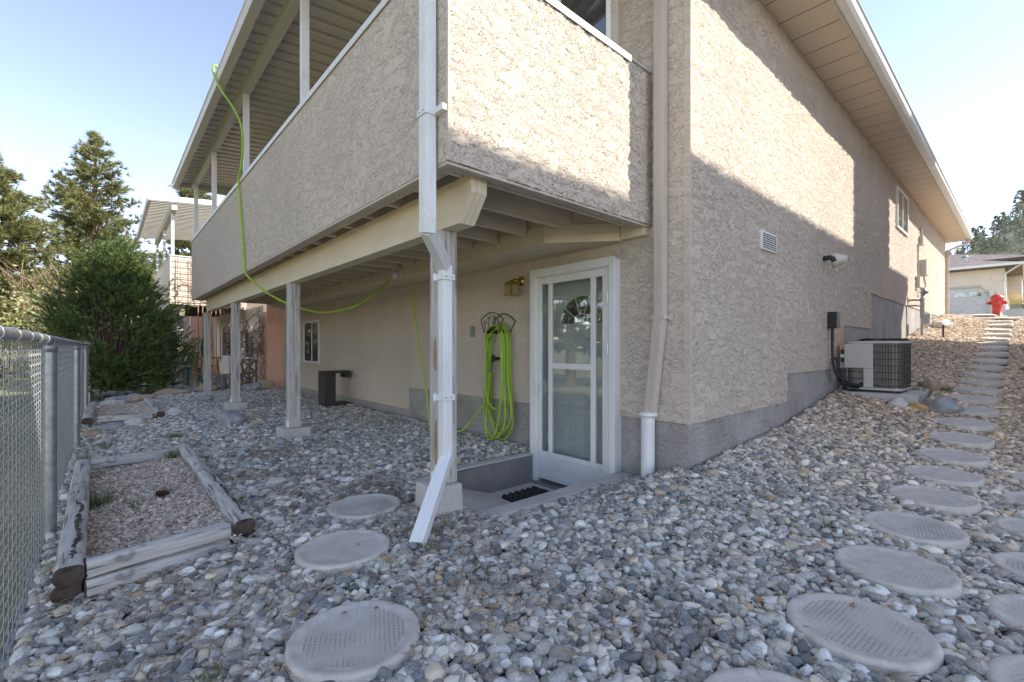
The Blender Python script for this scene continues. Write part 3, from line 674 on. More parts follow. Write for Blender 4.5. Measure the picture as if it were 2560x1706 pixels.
for (cx_, cy_, cz_, wx, wy, dx, dy) in ((1.302, 2.155, 1.26, .04, .045, 0, -.11), (1.572, 2.392, .43, .045, .04, -.03, 0), (1.572, 2.392, -.31, .045, .04, -.035, 0)):
    m = MB(); m.box(cx_-wx, cx_+wx, cy_-wy, cy_+wy, cz_-.018, cz_+.018)
    if dy: m.box(cx_+.01, cx_+.044, cy_-.13, cy_-.04, cz_-.016, cz_+.016)
    else: m.box(cx_-wx-.02, cx_-wx, cy_+.028, cy_+.04, cz_-.022, cz_+.022)
    st_ = part(m, 'strap', M['white'], ds, .002)
    for q_ in (-.02, .02):
        m = MB()
        if dy: m.tube([(cx_-wx-.003, cy_+q_, cz_), (cx_-wx+.002, cy_+q_, cz_)], .005, 8)
        else: m.tube([(cx_+q_, cy_-wy-.003, cz_), (cx_+q_, cy_-wy+.002, cz_)], .005, 8)
        m.build('screw', M['galv'], st_)
m = rectpipe([(3.275, 1.925, 3.4), (3.275, 1.925, .24), (3.262, 2.01, -.55)], .085, .07)
ds2 = part(m, 'downspout', M['tanmetal'], bevel=.003, label='tan wall downspout ending in a white drain pipe')
m = MB(); m.tube([(3.255, 2.025, -.53), (3.255, 2.025, -1.2)], .054, 24); m.lathe([(.055, -.03), (.075, -.02), (.078, 0), (.06, .006), (.055, .012)], (3.255, 2.025, -.53), 24); part(m, 'drain_pipe', M['white'], ds2)
m = MB(); m.box(3.235, 3.318, 1.87, 1.98, .22, .25); m.box(3.30, 3.316, 1.835, 1.87, .21, .26); part(m, 'strap', M['tanmetal'], ds2, .002)
m = MB(); m.bar((XE+.33, YG-.06, TOP), (XE+.33, YG-.04, TOP-.1), .07, .06, (1, 0, 0)); m.bar((XE+.33, YG-.04, TOP-.09), (XE-.05, YS-.05, TOP-.35), .07, .06); m.bar((XE-.05, YS-.045, TOP-.33), (XE-.05, YS-.045, .9), .075, .06, (1, 0, 0)); part(m, 'downspout', M['tanmetal'], label='tan downspout at the far end of the side wall')
# wall fittings (parts)
m = MB(); m.box(4.70, 5.085, YS-.022, YS+.01, .945, 1.125)
vg = part(m, 'vent_grille', M['vinyl'], bevel=.003)
m = MB()
for c_ in range(4):
    for r_ in range(7):
        x_ = 4.72+c_*.089; z_ = .962+r_*.0215; m.box(x_, x_+.078, YS-.0235, YS-.0215, z_, z_+.011)
m.build('vent_slot', M['black'], vg)
m = MB(); m.tube([(6.75, YS+.01, 1.11), (6.75, YS-.07, 1.115), (6.755, YS-.10, 1.10), (6.765, YS-.115, 1.06)], .03, 12); part(m, 'vent_elbow', M['black'])
m = MB(); rotm = Matrix.Rotation(R(90), 4, 'X'); m.lathe([(.086, 0), (.088, .03), (.085, .05), (.045, .145), (.042, .155)], (7.16, YS, 1.14), 24, rotm.to_3x3()); co = part(m, 'flue_cone', M['cover_white'])
m = MB(); m.lathe([(.036, .216), (.03, .2155), (.0, .2153)], (7.16, YS, 1.14), 20, rotm.to_3x3()); 
# door well
W = empty('entry_well', (2.7, 2.9, -1.36), 'sunken concrete landing with low kerbs in front of the white door', 'landing')
m = MB(); m.box(2.60, 3.36, 2.30, 3.36, -1.5, -1.36); part(m, 'landing_floor', M['concrete'], W)
m = MB(); m.prism_axis([(2.20, -1.5), (3.318, -1.5), (3.318, -1.085), (2.20, -1.10)], 1, 3.318, 3.43); part(m, 'left_kerb', M['dconc'], W, .01)
m = MB(); m.box(2.19, 3.317, 3.312, 3.436, -1.09, -1.068); part(m, 'kerb_top', M['concrete'], W, .006)
m = MB(); m.prism_axis([(1.74, -1.5), (3.318, -1.5), (3.318, -1.07), (2.1, -1.06), (1.74, -1.055)], 1, 2.20, 2.345); part(m, 'right_kerb', M['concrete'], W, .012)
m = MB(); v = [(1.706, 2.345, -1.058), (1.71, 3.33, -1.045), (2.67, 3.318, -1.355), (2.60, 2.345, -1.355), (1.71, 2.345, -1.6), (1.71, 3.33, -1.6), (2.67, 3.318, -1.6), (2.60, 2.345, -1.6)]
m.add(v, [(0, 1, 2, 3), (7, 6, 5, 4), (0, 4, 5, 1), (1, 5, 6, 2), (2, 6, 7, 3), (3, 7, 4, 0)]); part(m, 'concrete_ramp', M['concrete'], W); m = MB(); m.prism([(1.60, 2.66), (1.78, 2.5), (1.78, 3.312), (2.19, 3.312), (2.19, 3.43), (1.64, 3.43)], -1.5, -1.05); part(m, 'concrete_apron', M['concrete'], W, .008)
# doormat: woven rubber strips
m = MB()
for i in range(12):
    xx = 2.665+i*.037
    for j in range(9):
        yy = 2.56+j*.064+(.032 if i % 2 else 0); m.bar((xx, yy, -1.345), (xx, yy+.056, -1.345), .03, .016+.006*((i+j) % 2))
m.box(2.66, 3.09, 2.57, 3.15, -1.359, -1.35)
tag(m.build('doormat', M['rubber'], bevel=.003, origin=(2.88, 2.86, -1.35)), 'black woven rubber doormat on the sunken landing', 'doormat')
# lamps etc.
Lp = empty('wall_lantern', (3.32, 3.59, .70), 'small brass lantern with glass panes on the wall left of the door', 'wall lamp')
rx = Matrix.Rotation(R(-90), 3, 'Y')
m = MB(); m.lathe([(.055, 0), (.055, .012), (.045, .02), (.03, .03), (.0, .032)], (3.32, 3.59, .70), 20, rx); part(m, 'back_plate', M['brass'], Lp)
m = MB(); m.tube([(3.30, 3.59, .70), (3.25, 3.59, .715), (3.20, 3.59, .71), (3.185, 3.59, .69)], .009, 8); part(m, 'arm', M['brass'], Lp)
m = MB(); m.box(3.13, 3.24, 3.535, 3.645, .655, .665); m.box(3.14, 3.23, 3.545, 3.635, .665, .68); m.box(3.165, 3.205, 3.57, 3.61, .68, .70); m.tube([(3.185, 3.59, .70), (3.185, 3.59, .735)], .006, 6); m.box(3.13, 3.24, 3.535, 3.645, .535, .543)
for xx in (3.134, 3.236):
    for yy in (3.539, 3.641): m.box(xx-.004, xx+.004, yy-.004, yy+.004, .543, .655)
part(m, 'cage', M['brass'], Lp)
m = MB(); m.box(3.139, 3.231, 3.544, 3.636, .544, .654); part(m, 'lamp_glass', M['frost'], Lp)
m = MB(); m.box(3.285, 3.318, 4.41, 4.47, .12, .25); tag(m.build('doorbell_box', simple('sage_grey_plastic', (.25, .26, .22), .5), bevel=.006, origin=(3.3, 4.44, .18)), 'small grey green box fixed to the wall left of the hose', 'wall box')
Fl = empty('flood_light', (2.84, 5.35, .93), 'small white flood light under the deck beside the green hose', 'lamp')
m = MB(); m.box(2.80, 2.838, 5.30, 5.38, .91, .985); part(m, 'base', M['white'], Fl, .004)
m = MB(); m.lathe([(.02, 0), (.045, .05), (.05, .08), (.0, .085)], (2.79, 5.34, .945), 16, Matrix.Rotation(R(-120), 3, 'Y')); part(m, 'lamp_head', M['white'], Fl)
# hose hanger
Hh = empty('hose_hanger', (3.32, 3.92, .2), 'dark wrought iron hose hanger with a scrolled front plate', 'hose hanger')
m = MB(); xf = 3.14; ya, yb = 3.68, 4.06
def cv(pts, r=.004): m.tube(pts, r, 6)
top = [(xf, ya+(yb-ya)*t, .30+.075*math.sin(math.pi*t)) for t in np.linspace(0, 1, 14)]
cv(top, .006); cv([(xf, ya, .30), (xf, ya+.06, .15)], .006); cv([(xf, yb, .30), (xf, yb-.06, .15)], .006)
for sgn, y0_ in ((1, 3.87), (-1, 3.87)):
    cv([(xf, y0_+sgn*(.01+.05*math.sin(t*2.2)), .16+.19*t/1.4) for t in np.linspace(0, 1.4, 12)])
    cv([(xf, y0_+sgn*(.11+.028*(1-t/9)*math.cos(t)), .27+.028*(1-t/9)*math.sin(t)) for t in np.linspace(0, 7, 24)])
    cv([(xf, y0_+sgn*(.055+.02*(1-t/9)*math.cos(t)), .315+.02*(1-t/9)*math.sin(t)) for t in np.linspace(0, 7, 20)])
    cv([(xf, y0_+sgn*.13, .15), (xf, y0_+sgn*.12, .22), (xf, y0_+sgn*.14, .27)])
part(m, 'scroll_plate', M['iron'], Hh)
m = MB(); cyc = 3.87
n_ = 12; v = []
for t in np.linspace(0, math.pi, n_):
    for xx in (3.15, 3.315): v.append((xx, cyc+.11*math.cos(t), .15+.05*math.sin(t)))
m.add(v, [(2*i, 2*i+1, 2*i+3, 2*i+2) for i in range(n_-1)], True); part(m, 'saddle', M['iron'], Hh)
m = MB(); pts = [(3.314, 3.68+.38*t, .28+.09*math.sin(math.pi*t)) for t in np.linspace(0, 1, 12)]
m.tube(pts+[(3.314, 3.98, .16), (3.314, 3.76, .16), pts[0]], .006, 6); part(m, 'back_plate', M['iron'], Hh)
def smooth_path(pts, n=8):
    P_ = [Vector(p) for p in pts]; out = []
    for i in range(len(P_)-1):
        p0 = P_[max(i-1, 0)]; p1 = P_[i]; p2 = P_[i+1]; p3 = P_[min(i+2, len(P_)-1)]
        for k in range(n):
            t = k/n; out.append(.5*((2*p1)+(-p0+p2)*t+(2*p0-5*p1+4*p2-p3)*t*t+(-p0+3*p1-3*p2+p3)*t**3))
    out.append(P_[-1]); return out
# garden hose: coil and lead
m = MB(); pts = []
loops = [(-.66, .00), (-.99, .02), (-.93, -.02), (-.85, .015), (-1.01, -.01), (-.96, .025)]
for i, (zb, jy) in enumerate(loops):
    x_ = 3.165+.022*i; hw_ = .165+.012*(i % 3); c_ = 3.87+jy*.6
    pts += [(x_, c_+hw_-.03, .08), (x_, c_+.09, .205+.006*i), (x_+.003, c_-.06, .222+.004*i), (x_+.006, c_-hw_+.03, .08), (x_+.008, c_-hw_+.02, -.35), (x_+.01, c_-hw_-.01+jy, zb+.2), (x_+.01, c_-.07+jy, zb+.01), (x_+.012, c_+.08+jy, zb+.02), (x_+.014, c_+hw_+jy, zb+.24), (x_+.018, c_+hw_, -.3)]
pts = [(3.30, 3.97, -.15), (3.24, 3.975, -.17), (3.21, 3.985, -.26), (3.20, 4.0, -.5), (3.19, 4.04, -.9), (3.17, 3.93, -1.02), (3.16, 3.80, -.85), (3.16, 3.73, -.4)]+[(3.16, 3.75, .05), (3.165, 3.82, .2)]+pts
pts += [(3.24, 4.07, -.6), (3.2, 4.17, -.72), (3.12, 4.32, -.93), (3.03, 4.44, -1.0), (2.95, 4.62, -1.03), (2.93, 4.8, -.95), (2.95, 4.90, -.6), (3.0, 5.23, .22), (3.05, 5.46, 1.02), (3.02, 5.52, 1.08)]
m.tube(smooth_path(pts, 7), .0105, 8)
tag(m.build('garden_hose', M['hose'], origin=(3.2, 3.87, .2)), 'lime green hose coiled on the iron hanger beside the door', 'hose')
pts = [(1.075, 6.78, 3.40), (1.06, 6.77, 3.50), (1.02, 6.76, 3.53), (1.01, 6.75, 3.42), (1.09, 6.72, 3.22), (1.2, 6.66, 3.03), (1.27, 6.56, 2.80), (1.30, 6.60, 2.55), (1.305, 6.74, 2.30), (1.315, 6.93, 2.22), (1.32, 6.90, 2.0), (1.32, 6.72, 1.40), (1.322, 6.64, 1.1), (1.33, 6.62, .95), (1.44, 6.54, .80), (1.56, 6.36, .66), (1.75, 6.11, .52), (2.05, 6.0, .444), (2.28, 5.92, .48), (2.5, 5.82, .568), (2.8, 5.74, .83), (3.0, 5.70, 1.06), (3.05, 5.7, 1.1)]
m = MB(); m.tube(smooth_path(pts, 8), .0135, 8); tag(m.build('hanging_hose', M['hose'], origin=(1.33, 6.7, 2.2)), 'lime green hose slung from the deck gutter down under the beam', 'hose')
Fa = empty('tap', (3.3, 3.95, -.13), 'black outdoor tap and valve in the middle of the coiled hose', 'tap')
m = MB(); m.tube([(3.335, 3.95, -.13), (3.24, 3.95, -.13)], .016, 10); m.tube([(3.25, 3.95, -.13), (3.225, 3.965, -.17)], .017, 10); part(m, 'tap_body', M['black'], Fa)
m = MB(); m.lathe([(.028, 0), (.03, .01), (.012, .014)], (3.235, 3.95, -.115), 10, Matrix.Rotation(R(-80), 3, 'Y')); part(m, 'tap_handle', M['black'], Fa)
m = MB(); m.tube([(3.228, 3.965, -.16), (3.212, 3.98, -.28)], .0155, 10); part(m, 'hose_connector', M['greyrub'], Fa)

# ------------------------------------------------------------ AC unit
AC = empty('air_conditioner', (7.6, 1.25, -.58), 'beige and grey outdoor air conditioner on a pad against the side wall', 'air conditioner')
m = MB(); m.box(7.16, 8.12, .86, 1.66, -.72, -.575); part(m, 'concrete_pad', M['concrete'], AC, .01)
ax0, ax1, ay0, ay1, az0, az1 = 7.27, 7.98, 1.02, 1.60, -.545, .075
def rrect(x0, x1, y0, y1, r, n=6, corners=(1, 1, 1, 1)):
    P_ = []
    for k, (cx_, cy_, a0) in enumerate(((x1-r, y0+r, -90), (x1-r, y1-r, 0), (x0+r, y1-r, 90), (x0+r, y0+r, 180))):
        for j in range(n+1): a_ = R(a0+90*j/n); P_.append((cx_+r*math.cos(a_), cy_+r*math.sin(a_)))
    return P_
m = MB(); m.prism(rrect(ax0+.015, ax1-.015, ay0+.015, ay1-.015, .09), az0+.03, az1-.03); part(m, 'coil', M['coil'], AC)
m = MB(); m.prism(rrect(ax0, ax1, ay0, ay1, .10), az1-.03, az1); part(m, 'casing_rim', M['acwhite'], AC, .005); m = MB(); m.prism(rrect(ax0, ax1, ay0, ay1, .10), az0, az0+.03); part(m, 'casing_rim', M['acwhite'], AC, .005)
m = MB(); m.prism(rrect(ax0+.03, ax1-.03, ay0+.03, ay1-.03, .08), az0-.03, az0); part(m, 'base_feet', M['black'], AC)
m = MB()
for z in np.linspace(az0+.06, az1-.06, 7):
    pr = rrect(ax0, ax1, ay0, ay1, .10); pp_ = [(x_, y_, z) for x_, y_ in pr]; m.tube(pp_+[pp_[0]], .005, 4, False)
for y_ in np.linspace(ay0+.1, 1.29, 7): m.tube([(ax0, y_, az0+.03), (ax0, y_, az1-.03)], .005, 4)
for x_ in np.linspace(ax0+.1, ax1-.1, 11): m.tube([(x_, ay0, az0+.03), (x_, ay0, az1-.03)], .005, 4)
for a_ in (200, 222, 245): m.tube([(ax0+.1+.1*math.cos(R(a_)), ay0+.1+.1*math.sin(R(a_)), z) for z in (az0+.03, az1-.03)], .005, 4)
part(m, 'grille', M['acgrid'], AC)
m = MB(); m.box(7.245, 7.40, 1.30, 1.60, -.27, az1-.032); m.box(7.25, 7.40, 1.30, 1.40, az0+.03, -.272); m.box(7.36, 7.40, 1.4, 1.6, az0+.03, -.272); part(m, 'service_panel', M['acwhite'], AC, .006)
m = MB(); m.box(7.30, 7.45, 1.602, 1.66, -.28, .03); sp_ = part(m, 'control_box', M['acwhite'], AC, .004)
m = MB(); m.box(7.2975, 7.2995, 1.61, 1.652, -.03, .0); m.build('warning_sticker', M['orange'], sp_)
m = MB(); m.box(7.2975, 7.2995, 1.61, 1.652, -.09, -.035); m.build('data_sticker', M['dark_brown'], sp_); m = MB(); m.box(7.2975, 7.2995, 1.61, 1.652, -.20, -.14); m.build('data_sticker', M['dark_brown'], sp_)
m = MB(); m.box(7.2975, 7.2995, 1.61, 1.652, -.135, -.10); m.build('white_sticker', M['white'], sp_)
m = MB(); m.tube([(7.63+.27*math.cos(a), 1.265+.25*math.sin(a), az1+.02+.01*math.sin(3*a)) for a in np.linspace(0, 2*math.pi, 33)], .008, 6)
for rr in (.23, .18, .12, .06): m.tube([(7.63+rr*1.05*math.cos(a), 1.265+rr*math.sin(a), az1+.03) for a in np.linspace(0, 2*math.pi, 25)], .005, 5)
for a in np.linspace(0, math.pi, 5)[:-1]: m.tube([(7.63+.28*math.cos(a), 1.265+.26*math.sin(a), az1+.016), (7.63, 1.265, az1+.034), (7.63-.28*math.cos(a), 1.265-.26*math.sin(a), az1+.016)], .005, 5)
m.prism(rrect(ax0+.04, ax1-.04, ay0+.04, ay1-.04, .1), az1, az1+.006); part(m, 'fan_guard', M['black'], AC)
Bx = empty('disconnect_box', (6.97, YS, .35), 'black electrical box with cable on the side wall near the air conditioner', 'electrical box')
m = MB(); m.box(6.92, 7.04, YS-.10, YS-.001, .24, .45); part(m, 'box_body', M['black'], Bx, .006)
m = MB(); m.box(6.925, 7.035, YS-.115, YS-.101, .245, .44); part(m, 'box_cover', simple('grey_metal_cover', (.22, .22, .21), .5, .3), Bx, .004)
m = MB(); m.tube(smooth_path([(6.96, YS-.05, .25), (6.95, YS-.05, .1), (6.93, YS-.06, -.15), (6.95, YS-.1, -.35), (7.05, YS-.22, -.46), (7.2, YS-.28, -.485), (7.34, YS-.28, -.46)], 8), .017, 8); part(m, 'conduit', M['black'], Bx)
m = MB()
for k in (0, .035): m.tube(smooth_path([(7.08+k, YS, -.16), (7.07+k, YS-.06, -.15), (7.02+k, YS-.09, -.22), (7.03+k, YS-.1, -.42), (7.12+k, YS-.2, -.5-k*.3), (7.3, YS-.27, -.5-k*.4), (7.38, YS-.25, -.43)], 8), .014, 8)
part(m, 'refrigerant_pipe', M['black'], AC)
m = MB(); m.tube([(7.36, 1.5, -.28), (7.34, 1.49, -.38), (7.36, 1.47, -.5)], .012, 8); part(m, 'cable', M['black'], AC)
# gas and electric meters far along the wall
Gm = empty('gas_meter', (13.3, 1.5, .3), 'grey gas meter and riser pipe on the side wall by the sunlit gravel', 'gas meter')
xm = 13.0
m = MB(); m.tube([(xm, 1.50, gz(xm, 1.5)), (xm, 1.50, 1.25)], .022, 8); m.tube([(xm, 1.50, 1.25), (xm+.12, 1.50, 1.27), (xm+.2, 1.5, 1.2)], .022, 8); m.tube([(xm, 1.5, 1.0), (xm-.1, 1.6, 1.0), (xm-.1, YS, 1.0)], .02, 8); m.tube([(xm, 1.5, .88), (xm-.15, 1.62, .88), (xm-.15, YS, .88)], .02, 8); part(m, 'pipe', M['galv'], Gm)
m = MB(); m.lathe([(.02, 0), (.07, .03), (.075, .06), (.03, .10), (.02, .14)], (xm+.05, 1.47, 1.12), 12); m.tube([(xm, 1.5, 1.08), (xm+.06, 1.47, 1.15)], .03, 8); m.tube([(xm+.05, 1.5, .62), (xm+.05, 1.5, 1.05)], .04, 10); part(m, 'regulator', simple('grey_meter_paint', (.26, .26, .25), .5), Gm)
m = MB(); m.box(xm+.1, xm+.3, 1.38, 1.52, .48, .72); part(m, 'meter_body', simple('light_grey_meter', (.45, .45, .44), .5), Gm, .02)
m = MB(); m.tube([(xm+.35, 1.2, gz(xm+.3, 1.2)), (xm+.35, 1.2, gz(xm, 1.2)+.32)], .015, 8); m.lathe([(.06, 0), (.05, .02), (.0, .03)], (xm+.35, 1.2, gz(xm+.3, 1.2)), 12); tag(m.build('sprinkler', M['black'], origin=(xm+.35, 1.2, gz(xm, 1.2))), 'short black sprinkler riser in the gravel before the gas meter', 'sprinkler')
Em = empty('electric_meter', (14.6, YS, 1.9), 'beige electric meter boxes stacked on the sunlit far wall', 'electric meter')
m = MB(); m.box(14.3, 14.62, YS-.14, YS-.001, 1.68, 2.05); part(m, 'meter_box', M['acwhite'], Em, .01)
m = MB(); m.box(14.3, 14.5, YS-.08, YS-.001, 2.4, 2.62); m.tube([(14.4, YS-.04, 2.6), (14.4, YS-.04, 2.8)], .03, 8); part(m, 'upper_box', M['acwhite'], Em, .01)
m = MB(); m.box(13.85, 14.05, YS-.08, YS-.001, 1.36, 1.62); part(m, 'lower_box', M['acwhite'], Em, .01)
m = MB(); m.tube([(14.1, YS-.02, 2.4), (14.1, YS-.02, 1.4)], .015, 6); m.tube(smooth_path([(14.45, YS-.07, 1.7), (14.5, YS-.1, 1.45), (14.3, YS-.08, 1.25), (14.15, YS-.05, 1.4)]), .018, 6); part(m, 'conduit', M['acwhite'], Em)

# ------------------------------------------------------------ stepping stones
def stone_mesh(mat, seed):
    m = MB(); r = .228
    prof = [(r-.01, -.05), (r, -.03), (r, .015), (r-.004, .022), (r-.012, .0255), (r-.026, .025), (r-.036, .020), (r-.044, .018), (.12, .016), (.06, .016), (.01, .016)]
    m.lathe(prof, (0, 0, 0), 56)
    from mathutils import noise
    m.v = [(x*(1+.012*noise.noise(Vector((x*9, y*9, seed)))), y*(1+.012*noise.noise(Vector((x*9, y*9, seed+5)))), z+.0025*noise.noise(Vector((x*14, y*14, z+seed)))) for x, y, z in m.v]
    o = m.build('stepping_stone', mat); me = o.data; bpy.data.objects.remove(o); return me
SM = [stone_mesh(M['stone_a'], 1), stone_mesh(M['stone_b'], 2), stone_mesh(M['stone_a'], 3)]
ordn = ['first', 'second', 'third', 'fourth', 'fifth', 'sixth', 'seventh', 'eighth', 'ninth', 'tenth', 'eleventh', 'twelfth', 'thirteenth', 'fourteenth', 'fifteenth', 'sixteenth', 'seventeenth', 'eighteenth', 'nineteenth', 'twentieth', 'twenty first', 'twenty second', 'twenty third']
def put_stone(x, y, me, label, group, dz=.022, tilt=0):
    o = bpy.data.objects.new('stepping_stone', me); C.objects.link(o); o.location = (x, y, gz(x, y)+dz)
    o.rotation_euler = (random.uniform(-.015, .015), -tilt+random.uniform(-.01, .01), random.uniform(-.5, .5))
    tag(o, label, 'stepping stone', group)
for i, (x, y) in enumerate(side_path):
    sl_ = (gz(x+.2, y)-gz(x-.2, y))/.4
    put_stone(x, y, SM[1] if i in (0, 2) else SM[(i % 2)*2], ordn[i]+' round concrete stone of the main path up the side, counted from the camera', 'round stepping stones climbing beside the house', .022+abs(sl_)*.06, sl_*.65)
for i, (x, y) in enumerate(second_path):
    put_stone(x, y, SM[(i+1) % 2], 'round concrete stone cut by the right edge of the photo, '+ordn[i]+' from the bottom', 'round stones of the second row at the right edge')
for (x, y), me, lb in zip(left_path, (SM[1], SM[0], SM[1]), ('large looking round concrete stone nearest the camera left of centre', 'worn round concrete stone in the middle of the three left stones', 'round concrete stone nearest the post footing, farthest of the left three')):
    put_stone(x, y, me, lb, 'round stepping stones left of the downspout')
put_stone(*extra[0], SM[0], 'round concrete stone whose edge just shows at the bottom of the photo', 'round stepping stones climbing beside the house')

# ------------------------------------------------------------ timbers
def timber(a, b_, z, wd=.10, ht=.08, label='', seed=0, crack=True):
    a = Vector((*a, 0)); b_ = Vector((*b_, 0)); L_ = (b_-a).length; ang = math.atan2(-(b_-a).x, (b_-a).y)
    o0 = empty('landscape_timber', (a.x, a.y, z), label, 'timber', 'weathered timbers edging the gravel beds'); o0.rotation_euler = (0, 0, ang)
    from mathutils import noise
    n = 16; ns = 24; prof = []
    for k in range(n):
        t = 2*math.pi*k/n; cx_ = math.copysign(abs(math.cos(t))**.6, math.cos(t)); cz_ = math.copysign(abs(math.sin(t))**.75, math.sin(t)); prof.append((cx_*wd/2, cz_*ht/2+ht/2))
    m = MB(); v = []
    for i in range(ns+1):
        y_ = L_*i/ns
        for (px_, pz_) in prof:
            q = 1+.07*noise.noise(Vector((px_*20, y_*3, pz_*20+seed*9)))
            v.append((px_*q, y_, pz_*q))
    m.add(v, [(i*n+k, i*n+(k+1) % n, (i+1)*n+(k+1) % n, (i+1)*n+k) for i in range(ns) for k in range(n)], True)
    me = m.build('timber_body', M['timber_x']); me.parent = o0
    m = MB(); m.add([(p_[0]*.985, -.0015, p_[1]) for p_ in prof]+[(p_[0]*.985, .004, p_[1]) for p_ in prof], [tuple(range(n))]+[(i, (i+1) % n, n+(i+1) % n, n+i) for i in range(n)])
    e_ = m.build('timber_end', M['timber_end']); e_.parent = o0
    m = MB(); m.add([(p_[0]*.985, L_+.0015, p_[1]) for p_ in prof]+[(p_[0]*.985, L_-.004, p_[1]) for p_ in prof], [tuple(range(n))]+[(i, (i+1) % n, n+(i+1) % n, n+i) for i in range(n)])
    e_ = m.build('timber_end', M['timber_end']); e_.parent = o0
    if crack:
        m = MB(); xx = .004; y_ = L_*.04; L1 = []; R1 = []; zt_ = ht+.0025
        while y_ < L_*.55:
            hw_ = abs(random.gauss(0, .006))+.001+(.007 if random.random() < .2 else 0)
            if y_ > L_*.42: hw_ *= .4
            xx = max(-.02, min(.025, xx+random.gauss(0, .004)))
            L1.append((xx-hw_, y_, zt_)); R1.append((xx+hw_*random.uniform(.5, 1.3), y_+random.uniform(-.006, .006), zt_)); y_ += random.uniform(.008, .03)
        n1_ = len(L1); m.add(L1+R1, [(i, i+1, n1_+i+1, n1_+i) for i in range(n1_-1)])
        c_ = m.build('rot_crack', M['timber_end']); c_.parent = o0
    return o0
zb = -1.13
timber((-.13, 2.83), (-.15, 5.42), zb, label='lower timber under the left side of the near bed, end showing below', seed=1, crack=False)
timber((-.12, 2.80), (-.145, 5.41), zb+.08, .105, .085, 'top timber along the fence side of the near bed, split along its top', 2)
timber((-.07, 2.83), (.50, 2.92), zb, label='lower timber across the front of the near bed', seed=3, crack=False)
timber((-.07, 2.845), (.505, 2.935), zb+.08, .10, .085, 'smooth upper timber across the front of the near bed', 4, False)
timber((.585, 2.93), (.585, 5.58), zb+.025, .1, .07, label='buried timber under the right side of the near bed', seed=5, crack=False)
timber((.582, 2.90), (.580, 5.60), zb+.09, .105, .08, 'cracked grey timber on the right side of the near bed, charred end', 6)
timber((-.10, 5.42), (.52, 5.50), zb+.06, .10, .09, 'curved grey timber closing the back of the near bed', 7, False)
timber((-.19, 8.70), (-.19, 11.2), zb+.05, .12, .09, 'short dark ended timber by the fence in the far bed', 8, False)
timber((-.08, 8.72), (.53, 8.62), zb+.06, .1, .09, 'grey timber across the front of the far bed', 9, False)
timber((.62, 8.65), (.60, 11.25), zb+.08, .105, .08, 'split pale timber on the right side of the far bed', 10)
# pine cone
m = MB()
for i in range(60):
    a = i*2.4; t = i/60; r_ = .035*math.sin(math.pi*(t*.85+.1)); c_ = Vector((.30+(t-.5)*.08, 4.1, gz(.3, 4.1)+.075)); d = Vector((.2, math.cos(a), math.sin(a))); p0 = c_+d*r_*.4; p1 = c_+d*(r_+.008); sdd = d.cross(Vector((1, 0, 0))).normalized()*.009
    m.add([p0-sdd*.4, p0+sdd*.4, p1+sdd, p1+Vector((.006, 0, 0)), p1-sdd], [(0, 1, 2, 3, 4)])
m.blob((.30, 4.1, gz(.3, 4.1)+.075), (.035, .02, .02), 1)
tag(m.build('pine_cone', simple('pine_cone_brown', (.10, .045, .025), .8, var=.4, vs=30), origin=(.3, 4.1, gz(.3, 4.1)+.05)), 'brown pine cone lying on the tan rock of the near bed', 'pine cone')

# ------------------------------------------------------------ rocks
rockm = {'grey': simple('grey_rock', (.33, .34, .35), .85, var=.3, vs=7, bump=.01, bs=12), 'white': simple('pale_rock', (.58, .55, .50), .8, var=.15, vs=7, bump=.006, bs=10),
         'tan': simple('orange_tan_rock', (.58, .36, .17), .8, var=.2, vs=7, bump=.006, bs=10), 'brown': simple('brown_rock', (.40, .31, .22), .85, var=.25, vs=7, bump=.01, bs=12), 'dark': simple('dark_rock', (.12, .115, .11), .9, var=.4, vs=7, bump=.01)}
ROCKS = [
 (7.02, 1.02, .10, .09, .075, 'white', 'smooth white rock at the left before the air conditioner'), (7.05, .84, .10, .08, .06, 'tan', 'orange tan rock between the white and grey rocks'),
 (7.16, .64, .14, .17, .12, 'grey', 'large grey rock at the right corner of the air conditioner pad'), (8.3, .86, .15, .12, .10, 'brown', 'tan boulder behind the right side of the air conditioner'),
 (15.0, 1.38, .24, .17, .13, 'white', 'sunlit pale boulder on the gravel beyond the gas meter'),
 (1.30, 7.2, .165, .16, .13, 'grey', 'big flat topped grey boulder in front of the third post'), (1.62, 7.35, .10, .09, .08, 'brown', 'small brown rock touching the big boulder by the third post'),
 (1.40, 5.35, .07, .07, .06, 'grey', 'rounded grey rock beside the second post footing'), (1.45, 10.6, .13, .12, .10, 'grey', 'grey rock at the foot of the farthest post'),
 (.80, 8.75, .12, .11, .09, 'white', 'pale rounded rock at the corner of the far bed'), (.05, 8.3, .15, .10, .08, 'grey', 'blue grey rock before the far bed, left one'),
 (.32, 8.35, .14, .11, .08, 'white', 'flat pale rock before the far bed, right one'), (.1, 11.3, .2, .15, .12, 'white', 'pale rock at the back left of the far bed'), (.55, 11.7, .22, .15, .1, 'brown', 'wide tan rock at the back of the far bed'),
 (.35, 12.3, .3, .14, .1, 'grey', 'long flat rock below the dark bush, left'), (1.1, 12.6, .3, .15, .1, 'brown', 'long flat rock below the dark bush, right'), (1.8, 12.9, .25, .16, .12, 'brown', 'reddish brown rock beside the neighbouring post'),
 (.96, 3.78, .07, .055, .05, 'white', 'white angular rock lying alone on the gravel'), (.86, 3.62, .04, .04, .035, 'white', 'little white rock next to the white angular one'), 
 (2.62, 12.35, .2, .18, .15, 'grey', 'rounded grey rock before the breeze blocks'), (2.93, 12.4, .2, .18, .17, 'brown', 'rounded tan rock at the corner of the peach wall'), (-.12, 7.9, .1, .12, .08, 'brown', 'tan rock against the fence before the far bed')]
